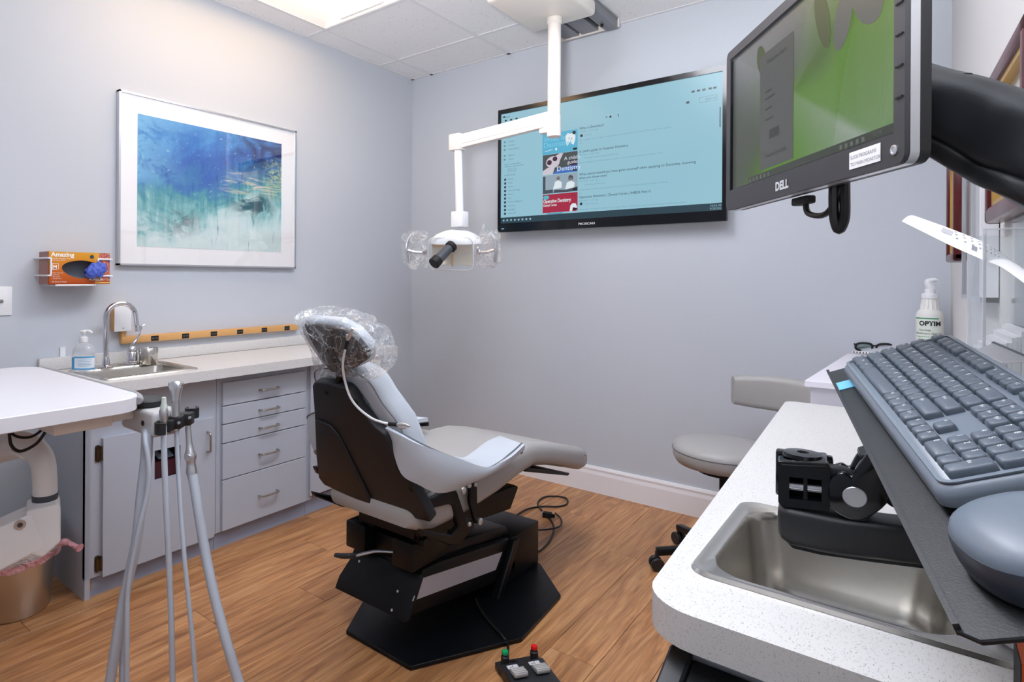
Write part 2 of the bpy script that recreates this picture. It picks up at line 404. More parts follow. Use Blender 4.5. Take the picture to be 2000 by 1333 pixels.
def troffer(x0, x1, y0, y1, em, label):
    r = thing('ceiling_light', ((x0+x1)/2, (y0+y1)/2, CEIL), label, 'ceiling light', 'recessed ceiling lights')
    x0 += 0.013; x1 -= 0.013; y0 += 0.013; y1 -= 0.013
    # white pan that curves up to the centre basket
    xm = (x0+x1)/2; hw = 0.155
    pan = []
    for s in (-1, 1):
        def f(u, v, s=s):
            xx = xm+s*(hw+(x1-xm-hw)*u); z = CEIL+0.002+0.075*(1-u)
            return (xx, y0+(y1-y0)*v, z)
        pan.append(sheet(f, 8, 1, 0.0015))
    for p_ in pan: obj('reflector_pan', p_, mat('fixture_white', (250, 250, 250), 0.5), r)
    for ya, yb in ((y0, y0+0.004), (y1-0.004, y1)): obj('end_plate', box(x0, x1, ya, yb, CEIL+0.001, CEIL+0.07), mat('fixture_white', (250, 250, 250), 0.5), r)
    def g(u, v):
        a = math.pi*u; return (xm-hw*math.cos(a), y0+0.02+(y1-y0-0.04)*v, CEIL+0.06-0.045*math.sin(a))
    obj('diffuser', sheet(g, 12, 1, 0.002), em, r)
    obj('basket_rib', box(xm-0.16, xm+0.16, y0+0.012, y0+0.02, CEIL+0.012, CEIL+0.065), whitep_m, r)
    obj('basket_rib', box(xm-0.16, xm+0.16, y1-0.02, y1-0.012, CEIL+0.012, CEIL+0.065), whitep_m, r)
warm = emis('warm_tube_diffuser', (255, 214, 170), WARM_LIGHT); cool = emis('added_cool_diffuser', (226, 236, 255), ADDED_KEY_LIGHT); mid_ = emis('added_fill_diffuser', (244, 246, 255), ADDED_FILL_LIGHT)
troffer(GX[0], GX[1], GY[3], GY[1], warm, 'bright recessed ceiling light above the left counter')
troffer(GX[3], GX[4], GY[5], GY[3], cool, 'added key light near the doorway, shaped as a ceiling light out of view')
troffer(GX[2], GX[3], GY[3], GY[1], mid_, 'added fill light above the dental chair, shaped as a ceiling light out of view')

# ================================================================ left wall
# ---- cabinets
XF, XT, XD = -2.335, -2.35, -2.317      # face frame, toe kick, door fronts
def handle_h(y, z, ln, parent, x=XD):   # horizontal bar pull
    p = [(x, y-ln/2, z), (x+0.022, y-ln/2+0.004, z), (x+0.027, y-ln/2+0.014, z), (x+0.027, y+ln/2-0.014, z), (x+0.022, y+ln/2-0.004, z), (x, y+ln/2, z)]
    return obj('handle', tube(p, 0.0045, 8, 3), nickel_m, parent)
def handle_v(y, z, ln, parent, x=XD):
    p = [(x, y, z-ln/2), (x+0.022, y, z-ln/2+0.004), (x+0.027, y, z-ln/2+0.014), (x+0.027, y, z+ln/2-0.014), (x+0.022, y, z+ln/2-0.004), (x, y, z+ln/2)]
    return obj('handle', tube(p, 0.0045, 8, 3), nickel_m, parent)
# sink cabinet with a cut-out in its door
r = thing('base_cabinet', (-2.53, 1.18, 0), 'grey sink cabinet with cut-out door and brown hinges, beside the steel bin', 'cabinet', 'base cabinets under the left counter')
body = join(box(XL+0.003, XF, 0.912, 0.93, 0.0, 0.758), box(XL+0.003, XF-0.02, 1.425, 1.441, 0.08, 0.758), box(XL+0.003, XF-0.02, 0.93, 1.425, 0.08, 0.095))
obj('carcass', body, cab_m, r, smooth=0)
obj('face_frame', join(box(XF-0.02, XF, 0.912, 0.975, 0.075, 0.758), box(XF-0.02, XF, 1.415, 1.441, 0.075, 0.758), box(XF-0.02, XF, 0.975, 1.415, 0.585, 0.758)), cab_m, r, smooth=0)
obj('toe_kick', box(XT-0.015, XT, 0.93, 1.441, 0.0, 0.08), toe_m, r, smooth=0)
y0, y1, z0, z1 = 0.968, 1.424, 0.072, 0.585; hy0, hy1, hz0, hz1 = 1.162, 1.27, 0.378, 0.497
door = join(box(XF+0.001, XD, y0, hy0, z0, z1), box(XF+0.001, XD, hy1, y1, z0, z1), box(XF+0.001, XD, hy0, hy1, z0, hz0), box(XF+0.001, XD, hy0, hy1, hz1, z1))
bmesh.ops.remove_doubles(door, verts=door.verts, dist=1e-5)
dr = obj('door', door, cab_m, r, smooth=0)
handle_v(1.389, 0.486, 0.085, dr)
for z in (0.53, 0.122):
    h = join(prism(rrect(0.018, 0.062, 0.008, 4), 0.004, frame((XF+0.001, 0.954, z), (0, 1, 0), (0, 0, 1))), cyl((XF+0.008, 0.966, z-0.026), (XF+0.008, 0.966, z+0.026), 0.006, 10), prism(rrect(0.012, 0.04, 0.005, 3), 0.003, frame((XF+0.006, 0.954, z), (0, 1, 0), (0, 0, 1))))
    obj('hinge', h, bronze_m, r)
# chipped corner of the toe kick
ch = prism([(0, 0.028), (0.006, 0.024), (0.010, 0.03), (0.008, 0.042), (0.011, 0.052), (0.004, 0.06), (0, 0.058)], 0.001, frame((XT+0.0005, 0.931, 0), (0, 1, 0), (0, 0, 1)))
tag(obj('chipped_patch', ch, mat('bare_particleboard', (188, 134, 70), 0.9), r, smooth=0), 'bare tan chip in the toe kick paint')
# glove box seen through the hole
ib = thing('dispenser_box', (-2.42, 1.217, 0.36), 'dark maroon dispenser box seen through the cut-out in the cabinet door', 'box')
obj('carton', join(box(-2.45, -2.345, 1.165, 1.268, 0.372, 0.44), box(-2.45, -2.44, 1.165, 1.268, 0.44, 0.49)), mat('maroon_card', (66, 26, 36), 0.5), ib)
obj('tissue_edge', sheet(lambda u, v: (-2.36-0.05*v, 1.2+0.065*u, 0.447+0.014*math.sin(u*9)*v+0.02*v), 12, 5, 0.001), mat('blue_white_film', (150, 165, 178), 0.4), ib)
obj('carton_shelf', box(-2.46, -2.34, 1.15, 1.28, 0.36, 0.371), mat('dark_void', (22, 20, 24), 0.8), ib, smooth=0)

# drawer cabinet
r = thing('base_cabinet', (-2.53, 1.69, 0), 'grey cabinet with a stack of five drawers and bar handles', 'cabinet', 'base cabinets under the left counter')
obj('carcass', join(box(XL+0.003, XF-0.02, 1.443, 1.458, 0.08, 0.758), box(XL+0.003, XF-0.02, 1.93, 1.944, 0.08, 0.758)), cab_m, r, smooth=0)
obj('face_frame', join(box(XF-0.02, XF, 1.443, 1.475, 0.075, 0.758), box(XF-0.02, XF, 1.905, 1.944, 0.075, 0.758), box(XF-0.02, XF, 1.475, 1.905, 0.712, 0.758)), cab_m, r, smooth=0)
obj('toe_kick', box(XT-0.015, XT, 1.443, 1.944, 0.0, 0.08), toe_m, r, smooth=0)
zz = [0.726, 0.622, 0.542, 0.459, 0.301, 0.078]
for a, b in zip(zz, zz[1:]):
    d = obj('drawer', box(XF-0.3, XD, 1.464, 1.92, b+0.003, a-0.001, 0.0015, 1), cab_m, r, smooth=0)
    handle_h(1.699, (a+b)/2-0.004, 0.1, d)
# third cabinet
r = thing('base_cabinet', (-2.53, 2.2, 0), 'grey cabinet with a tall plain door behind the dental chair', 'cabinet', 'base cabinets under the left counter')
obj('carcass', join(box(XL+0.003, XF-0.02, 1.946, 1.96, 0.08, 0.758), box(XL+0.003, XF, 2.482, 2.498, 0.0, 0.758)), cab_m, r, smooth=0)
obj('face_frame', join(box(XF-0.02, XF, 1.946, 1.975, 0.075, 0.758), box(XF-0.02, XF, 2.45, 2.482, 0.075, 0.758), box(XF-0.02, XF, 1.975, 2.45, 0.735, 0.758)), cab_m, r, smooth=0)
obj('toe_kick', box(XT-0.015, XT, 1.946, 2.482, 0.0, 0.08), toe_m, r, smooth=0)
d = obj('door', box(XF+0.001, XD, 1.953, 2.46, 0.098, 0.748, 0.0015, 1), cab_m, r, smooth=0)
handle_v(2.012, 0.61, 0.085, d)

# ---- countertop with backsplash
def rect_hole_slab(x0, x1, y0, y1, hx0, hx1, hy0, hy1, z0, z1, hr=0.03):
    """slab with a rounded rectangular hole"""
    inner = rrect(hx1-hx0, hy1-hy0, hr, 5, (hx0+hx1)/2, (hy0+hy1)/2); return inner
def slab_with_hole(outer, inner, z0, z1, r=0.0):
    bm = new()
    ov = [bm.verts.new((p[0], p[1], z1)) for p in outer]; iv = [bm.verts.new((p[0], p[1], z1)) for p in inner]
    oe = [bm.edges.new((ov[k], ov[(k+1) % len(ov)])) for k in range(len(ov))]; ie = [bm.edges.new((iv[k], iv[(k+1) % len(iv)])) for k in range(len(iv))]
    bmesh.ops.triangle_fill(bm, use_beauty=True, edges=oe+ie)
    # drop triangles inside the hole
    def inside(p):
        c = False; n = len(inner)
        for k in range(n):
            x1_, y1_ = inner[k]; x2_, y2_ = inner[(k+1) % n]
            if (y1_ > p.y) != (y2_ > p.y) and p.x < (x2_-x1_)*(p.y-y1_)/(y2_-y1_)+x1_: c = not c
        return c
    bmesh.ops.delete(bm, geom=[f for f in bm.faces if inside(f.calc_center_median())], context='FACES_ONLY')
    ex = bmesh.ops.extrude_face_region(bm, geom=bm.faces[:]); nv = [v for v in ex['geom'] if isinstance(v, bmesh.types.BMVert)]
    bmesh.ops.translate(bm, verts=nv, vec=(0, 0, z0-z1)); bmesh.ops.recalc_face_normals(bm, faces=bm.faces)
    return bm
r = thing('countertop', (-2.48, 1.7, 0.76), 'long white laminate countertop with backsplash along the left wall', 'countertop')
outer = [(XL+0.004, 0.89), (-2.25, 0.89), (-2.243, 0.897), (-2.243, 2.515), (-2.25, 2.522), (XL+0.004, 2.522)]
SL = (-2.665, -2.302, 0.965, 1.35)      # left sink rim
obj('worktop', slab_with_hole(outer, rrect(0.27, 0.36, 0.05, 5, -2.485, (SL[2]+SL[3])/2), 0.76, 0.8), lam_m, r, smooth=0)
obj('backsplash', box(XL+0.002, XL+0.022, 0.884, 2.51, 0.801, 0.852, 0.003, 2), lam_m, r)
def sink(name, x0, x1, y0, y1, z, bx0, bx1, by0, by1, depth, label, br=0.045):
    r = thing(name, ((x0+x1)/2, (y0+y1)/2, z-depth), label, 'sink')
    def ring(a0, a1, b0, b1, rad, zz): return [(p[0], p[1], zz) for p in rrect(a1-a0, b1-b0, rad, 6, (a0+a1)/2, (b0+b1)/2)]
    rings = [ring(x0, x1, y0, y1, 0.03, z+0.0005), ring(x0+0.003, x1-0.003, y0+0.003, y1-0.003, 0.028, z+0.005), ring(x0+0.008, x1-0.008, y0+0.008, y1-0.008, 0.025, z+0.0045),
             ring(x0+0.012, x1-0.012, y0+0.012, y1-0.012, 0.024, z+0.002), ring(bx0-0.004, bx1+0.004, by0-0.004, by1+0.004, br, z+0.002), ring(bx0, bx1, by0, by1, br, z-0.004)]
    for k in range(1, 9):
        t = k/8; ins = 0.012*t; rings.append(ring(bx0+ins, bx1-ins, by0+ins, by1-ins, br, z-0.004-(depth-0.06)*t))
    for k in range(1, 7):
        a = math.pi/2*k/6; ins = 0.012+0.055*(1-math.cos(a)); rings.append(ring(bx0+ins, bx1-ins, by0+ins, by1-ins, max(br-0.002*k, 0.02), z-depth+0.056-0.055*math.sin(a)))
    bm = loft(rings, cap=False)
    last = [v for v in bm.verts if abs(v.co.z-(z-depth+0.001)) < 1e-5]
    bm.verts.ensure_lookup_table(); n = len(rings[0]); bm.faces.new(bm.verts[len(bm.verts)-n:])
    bmesh.ops.recalc_face_normals(bm, faces=bm.faces)
    bmesh.ops.reverse_faces(bm, faces=bm.faces) if bm.faces[:][-1].normal.z < 0 else None
    obj('basin', bm, steel_m, r, smooth=50)
    cx, cy = (bx0+bx1)/2, (by0+by1)/2
    obj('drain', lathe([(0, 0.002), (0.012, 0.002), (0.014, 0.004), (0.034, 0.005), (0.038, 0.003), (0.038, 0)], 20, T(cx, cy, z-depth+0.001)), chrome_m, r)
    return r
sink('sink', *SL, 0.8, -2.60, -2.362, 0.985, 1.33, 0.13, 'small stainless drop-in sink in the left counter under the chrome faucet')

# ---- faucet
r = thing('faucet', (-2.615, 1.15, 0.803), 'chrome gooseneck faucet with a separate lever handle on the left sink', 'faucet')
bx, by = -2.615, 1.101
obj('base_flange', join(lathe([(0, 0), (0.03, 0), (0.03, 0.004), (0.022, 0.009), (0.016, 0.012), (0.014, 0.03), (0.011, 0.045), (0, 0.045)], 24, T(bx, by, 0.803))), chrome_m, r)
pts = [(bx, by, 0.84), (bx, by-0.002, 0.95), (bx, by-0.001, 1.01)]
for k in range(1, 9):
    a = math.pi*(1-k/8*0.93); pts.append((bx+0.012*k/8, by+0.058+0.058*math.cos(a), 1.015+0.055*math.sin(a)))
pts += [(bx+0.014, by+0.121, 0.975), (bx+0.015, by+0.124, 0.965)]
obj('spout', tube(pts, [0.0105]*len(pts), 14, 4), chrome_m, r)
obj('aerator', cyl((bx+0.015, by+0.124, 0.972), (bx+0.016, by+0.127, 0.948), 0.011, 16, 0.0135, 0.002), chrome_m, r)
hx, hy = -2.622, 1.212
obj('handle_base', lathe([(0, 0), (0.027, 0), (0.027, 0.005), (0.022, 0.009), (0.022, 0.05), (0.019, 0.056), (0.021, 0.062), (0.018, 0.075), (0.01, 0.083), (0, 0.085)], 24, T(hx, hy, 0.803)), chrome_m, r)
obj('lever', tube([(hx-0.002, hy-0.012, 0.868), (hx, hy+0.004, 0.895), (hx+0.004, hy+0.02, 0.915), (hx+0.006, hy+0.034, 0.945), (hx+0.006, hy+0.04, 0.968), (hx+0.01, hy+0.05, 0.975)], [0.012, 0.011, 0.009, 0.007, 0.008, 0.006], 10, 5, flat=0.6), chrome_m, r)

# ---- canister
r = thing('canister', (-2.6, 1.273, 0.803), 'small round stainless canister with a dark slot beside the faucet handle', 'canister')
obj('can', lathe([(0, 0), (0.036, 0), (0.038, 0.003), (0.038, 0.045), (0.0, 0.045)], 28, T(-2.6, 1.273, 0.803)), steel_m, r)
obj('lid', lathe([(0.0, 0.046), (0.04, 0.046), (0.04, 0.066), (0.038, 0.069), (0.036, 0.069), (0.034, 0.058), (0, 0.058)], 28, T(-2.6, 1.273, 0.803), close=False), steel_m, r)
obj('slot', xf(box(-0.016, 0.016, -0.005, 0.005, 0.0575, 0.0595), T(-2.6, 1.273, 0.803) @ RZ(50)), rubber_m, r)

# ---- hand soap bottle
sx, sy = -2.565, 0.995
r = thing('soap_bottle', (sx, sy, 0.803), 'clear pump bottle of hand sanitizer with a blue label on the left sink', 'bottle')
def sup(a, b, n=28, e=2.6):
    out = []
    for k in range(n):
        t = 2*math.pi*k/n; c, s = math.cos(t), math.sin(t)
        out.append((a*math.copysign(abs(c)**(2/e), c), b*math.copysign(abs(s)**(2/e), s)))
    return out
def body_rings(prof, M): return [[M @ Vector((p[0], p[1], z)) for p in sup(a, b)] for a, b, z in prof]
MB = T(sx, sy, 0.803) @ RZ(40)
obj('bottle_body', loft(body_rings([(0.036, 0.024, 0), (0.041, 0.028, 0.003), (0.042, 0.029, 0.01), (0.042, 0.029, 0.078), (0.04, 0.028, 0.09), (0.034, 0.025, 0.102), (0.022, 0.019, 0.112), (0.013, 0.013, 0.116), (0.012, 0.012, 0.122)], MB)), clear_gel, r)
def lab(z0, z1, k0, k1, off=0.0006):
    p = sup(0.042+off, 0.029+off, 56); bm = new(); a = [bm.verts.new(MB @ Vector((*p[k % 56], z0))) for k in range(k0, k1+1)]; b = [bm.verts.new(MB @ Vector((*p[k % 56], z1))) for k in range(k0, k1+1)]
    for i in range(len(a)-1): bm.faces.new((a[i], a[i+1], b[i+1], b[i]))
    return bm
blue_m = mat('label_blue', (70, 158, 212), 0.5); pale_m = mat('label_pale', (222, 232, 240), 0.5)
obj('label', join(lab(0.012, 0.06, 27, 37)), blue_m, r)
obj('label', join(lab(0.012, 0.064, 37, 38), lab(0.012, 0.018, 38, 56), lab(0.058, 0.064, 38, 56)), blue_m, r)
obj('label', lab(0.018, 0.058, 38, 56), pale_m, r)
obj('label_lettering', join(*[lab(0.05-0.006*i, 0.0515-0.006*i, 41, 52-(i % 3), 0.001) for i in range(5)]), mat('label_text_blue', (130, 170, 205), 0.6), r)
obj('collar', lathe([(0, 0.118), (0.016, 0.118), (0.017, 0.12), (0.016, 0.138), (0.006, 0.142), (0.005, 0.155), (0, 0.155)], 20, T(sx, sy, 0.803)), whitep_m, r)
obj('pump_head', join(cyl((sx, sy, 0.955), (sx, sy, 0.968), 0.012, 18, 0.015, 0.002), tube([(sx, sy, 0.965), (sx+0.022, sy+0.012, 0.966), (sx+0.034, sy+0.018, 0.958)], [0.006, 0.0055, 0.004], 8, 3)), whitep_m, r)
tag(obj('wall_card', box(XL+0.001, XL+0.007, 0.965, 0.985, 0.835, 0.89), whitep_m), 'small white card behind the hand sanitizer bottle', 'card')

# ---- outlet raceway
r = thing('outlet_raceway', (XL, 1.69, 0.88), 'tan surface raceway with black outlets above the left counter', 'power strip')
obj('channel', box(XL+0.001, XL+0.03, 1.203, 2.185, 0.886, 0.919, 0.004, 2), tan_m, r)
obj('riser', box(XL+0.001, XL+0.0295, 1.203, 1.224, 0.915, 0.945, 0.003, 2), tan_m, r)
for k in range(6):
    y = 1.352+0.1502*k
    p = obj('outlet', box(XL+0.029, XL+0.0315, y-0.018, y+0.018, 0.8895, 0.9125, 0.002, 1), rubber_m, r)
    obj('socket_slots', join(*[box(XL+0.0315, XL+0.0318, y+s*0.008-0.0012+q, y+s*0.008+0.0012+q, 0.8985, 0.9045) for s in (-1, 1) for q in (-0.003, 0.003)]), mat('slot_grey', (120, 120, 124), 0.5), p, smooth=0)
r = thing('junction_box', (XL, 1.2, 0.945), 'white faced tan electrical box at the end of the raceway behind the faucet', 'electrical box')
obj('back_box', box(XL+0.001, XL+0.045, 1.165, 1.233, 0.946, 1.062, 0.003), tan_m, r)
obj('cover', box(XL+0.0455, XL+0.05, 1.163, 1.236, 0.944, 1.064, 0.002), whitep_m, r)
obj('screw', cyl((XL+0.05, 1.2, 0.958), (XL+0.0515, 1.2, 0.958), 0.003, 8), nickel_m, r)

# ---- coax plate
r = thing('wall_plate', (XL, 0.76, 1.03), 'white wall plate with a coaxial jack at the left edge', 'wall plate')
obj('plate', box(XL+0.001, XL+0.007, 0.722, 0.794, 1.031, 1.144, 0.003, 2), whitep_m, r)
obj('jack', join(cyl((XL+0.007, 0.757, 1.087), (XL+0.009, 0.757, 1.087), 0.008, 6), cyl((XL+0.009, 0.757, 1.087), (XL+0.018, 0.757, 1.087), 0.005, 12)), nickel_m, r)
for z in (1.046, 1.129): obj('screw', cyl((XL+0.007, 0.757, z), (XL+0.008, 0.757, z), 0.003, 8), whitep_m, r)

# ---- glove box in wire holder
gx0, gx1, gy0, gy1, gz0, gz1 = -2.70, -2.60, 0.879, 1.108, 1.153, 1.281
r = thing('glove_holder', (XL, 0.99, 1.14), 'white wire wall holder gripping the orange glove box', 'holder')
wire = 0.0036
for s, ya, yb in ((-1, gy0-0.004, gy0+0.012), (1, gy1-0.045, gy1+0.004)):
    yo = gy0-0.006 if s < 0 else gy1+0.006; yi = gy0+0.006 if s < 0 else gy1-0.048
    for nm, zt, zb in (('wire_arm', 1.255, 1.187),):
        x = gx1+0.005
        obj('wire_arm', tube([(XL+0.002, yo, zt), (x-0.01, yo, zt), (x, yo-s*0.006, zt), (x, yi+s*0.004, zt), (x, yi, zt-0.006), (x, yi, zb+0.006), (x, yi+s*0.004, zb), (x, yo-s*0.006, zb), (x-0.01, yo, zb), (XL+0.002, yo, zb)], wire, 8, 3), whitep_m, r)
obj('wire_shelf', join(tube([(XL+0.002, 0.905, 1.149), (gx1+0.004, 0.905, 1.149), (gx1+0.006, 0.912, 1.149), (gx1+0.006, 1.035, 1.149), (gx1+0.004, 1.042, 1.149), (XL+0.002, 1.042, 1.149)], wire, 8, 3)), whitep_m, r)
def gradient_card():
    m = mat('orange_card', (214, 138, 28), 0.42); nt = m.node_tree; b = nt.nodes['Principled BSDF']
    tc = nd(nt, 'ShaderNodeTexCoord'); sp = nd(nt, 'ShaderNodeSeparateXYZ'); nt.links.new(tc.outputs['Generated'], sp.inputs[0])
    rp = nd(nt, 'ShaderNodeValToRGB'); rp.color_ramp.elements[0].color = lin((168, 66, 12)); rp.color_ramp.elements[1].color = lin((222, 158, 40))
    x = rp.color_ramp.elements.new(0.45); x.color = lin((200, 104, 16))
    nt.links.new(sp.outputs[2], rp.inputs[0]); nt.links.new(rp.outputs[0], b.inputs['Base Color']); return m
r = thing('glove_box', (-2.65, 0.99, gz0), 'orange box of nitrile gloves, size M, in the wall holder', 'glove box')
oc = gradient_card()
MF = Matrix(((0, 0, 1, gx1), (1, 0, 0, 0), (0, 1, 0, 0), (0, 0, 0, 1)))    # local x = world Y, local y = world Z, normal +X
out = [(gy0, gz0), (gy1, gz0), (gy1, gz1), (gy0, gz1)]
hole = []
for k in range(28):
    a = 2*math.pi*k/28; yy = 0.998+0.073*math.cos(a); z = 1.214+0.030*math.sin(a)-(0.012*math.sin((yy-0.925)*20) if math.sin(a) < 0 else 0)
    hole.append((yy, z+0.004))
front = xf(slab_with_hole(out, hole, -0.002, 0.0), MF)
bodyb = join(front, box(gx0, gx0+0.002, gy0, gy1, gz0, gz1), box(gx0, gx1, gy0, gy0+0.002, gz0, gz1), box(gx0, gx1, gy1-0.002, gy1, gz0, gz1), box(gx0, gx1, gy0, gy1, gz0, gz0+0.002), box(gx0, gx1, gy0, gy1, gz1-0.002, gz1))
cb = obj('carton', bodyb, oc, r, smooth=0)
obj('inner_lining', box(gx0+0.004, gx0+0.03, gy0+0.004, gy1-0.004, gz0+0.004, gz1-0.004), mat('grey_glove_stack', (128, 138, 156), 0.6), r, smooth=0)
side = mat('mauve_card', (168, 118, 108), 0.5)
obj('end_flap', quad(Matrix(((1, 0, 0, 0), (0, 0, 1, gy0-0.0006), (0, 1, 0, 0), (0, 0, 0, 1))), gx0, gx1-0.002, gz0, gz1), side, r, smooth=0)
wink = mat('white_ink', (245, 240, 232), 0.5)
MT = MF @ T(0, 0, 0.0008)
obj('lettering', join(text('Amazing', 0.024, MT @ T(0.887, 1.262, 0), bold=0.0008), text('Nitrile Powder Free', 0.0085, MT @ T(0.889, 1.2515, 0)), text('Examination Gloves', 0.006, MT @ T(0.889, 1.2455, 0)),
    text('M', 0.017, MT @ T(0.894, 1.2155, 0), bold=0.0008), text('MEDIUM', 0.004, MT @ T(0.892, 1.208, 0)),
    *[text(s, 0.0055, MT @ T(0.889, 1.196-0.0075*i, 0)) for i, s in enumerate(('\u2022 Finger Textured', '\u2022 Latex Free', '\u2022 Non Sterile', '\u2022 Ambidextrous'))],
    text('200 Gloves by Weight', 0.006, MT @ T(0.889, 1.1605, 0)), text('AURELIA', 0.0115, MT @ T(1.025, 1.168, 0.0006), bold=0.0003, xs=1.25),
    *[quad(MT, a, b, c, d) for a, b, c, d in ((0.891, 0.914, 1.2335, 1.235), (0.891, 0.914, 1.211, 1.2125), (0.891, 0.8925, 1.211, 1.235), (0.9125, 0.914, 1.211, 1.235))]), wink, r, smooth=0)
def paint_patch():
    m = mat('abstract_swirl_print', (220, 90, 40), 0.45); nt = m.node_tree; b = nt.nodes['Principled BSDF']
    tc = nd(nt, 'ShaderNodeTexCoord'); n = nd(nt, 'ShaderNodeTexNoise'); n.inputs['Scale'].default_value = 38; n.inputs['Distortion'].default_value = 2.5; nt.links.new(tc.outputs['Object'], n.inputs['Vector'])
    rp = nd(nt, 'ShaderNodeValToRGB'); rp.color_ramp.interpolation = 'CONSTANT'; e = rp.color_ramp.elements
    e[0].color = lin((44, 70, 150)); e[1].position = 0.6; e[1].color = lin((200, 170, 120))
    for p, c in ((0.38, (206, 70, 30)), (0.45, (232, 150, 40)), (0.5, (90, 80, 160)), (0.55, (190, 60, 40))): x = e.new(p); x.color = lin(c)
    nt.links.new(n.outputs[0], rp.inputs[0]); nt.links.new(rp.outputs[0], b.inputs['Base Color']); return m
obj('art_panel', join(quad(MF @ T(0, 0, 0.0005), 1.066, 1.1075, gz0+0.012, gz1-0.001)), paint_patch(), r, smooth=0)
obj('stripe', join(*[quad(MF @ T(0, 0, 0.0006), y, y+0.0022, gz0+0.001, gz1-0.001) for y in (1.051, 1.0555, 1.0605)], quad(MF @ T(0, 0, 0.0006), 1.065, 1.107, gz0+0.003, gz0+0.008)), mat('yellow_band', (232, 186, 92), 0.5), r, smooth=0)
obj('seal', join(prism(sup(0.0075, 0.0075, 20, 2), 0.0003, MT @ T(1.037, 1.264, 0))), mat('seal_teal', (30, 66, 70), 0.5), r)
# glove poking out
def glove(u, v):
    a = 2*math.pi*v; L = 0.085; yy = 1.008+L*u; rad = (0.010+0.022*math.sin(math.pi*min(u*1.05, 1))**0.7)*(1+0.28*noise.noise(Vector((u*5, math.cos(a)*1.3, math.sin(a)*1.3+3))))
    return (gx1+0.004+0.012*math.sin(math.pi*u)+rad*0.55*math.cos(a), yy, 1.199+0.022*u+rad*math.sin(a)*0.95)
g = sheet(glove, 34, 40); bmesh.ops.remove_doubles(g, verts=g.verts, dist=1e-5)
for v in g.verts: v.co += Vector((noise.noise(v.co*90), noise.noise(v.co*90+Vector((9, 0, 0))), noise.noise(v.co*90+Vector((0, 7, 0)))))*0.0055
tag(obj('glove', g, mat('blue_nitrile', (78, 100, 196), 0.45), smooth=60), 'crumpled blue nitrile glove pulled out of the orange box', 'glove')

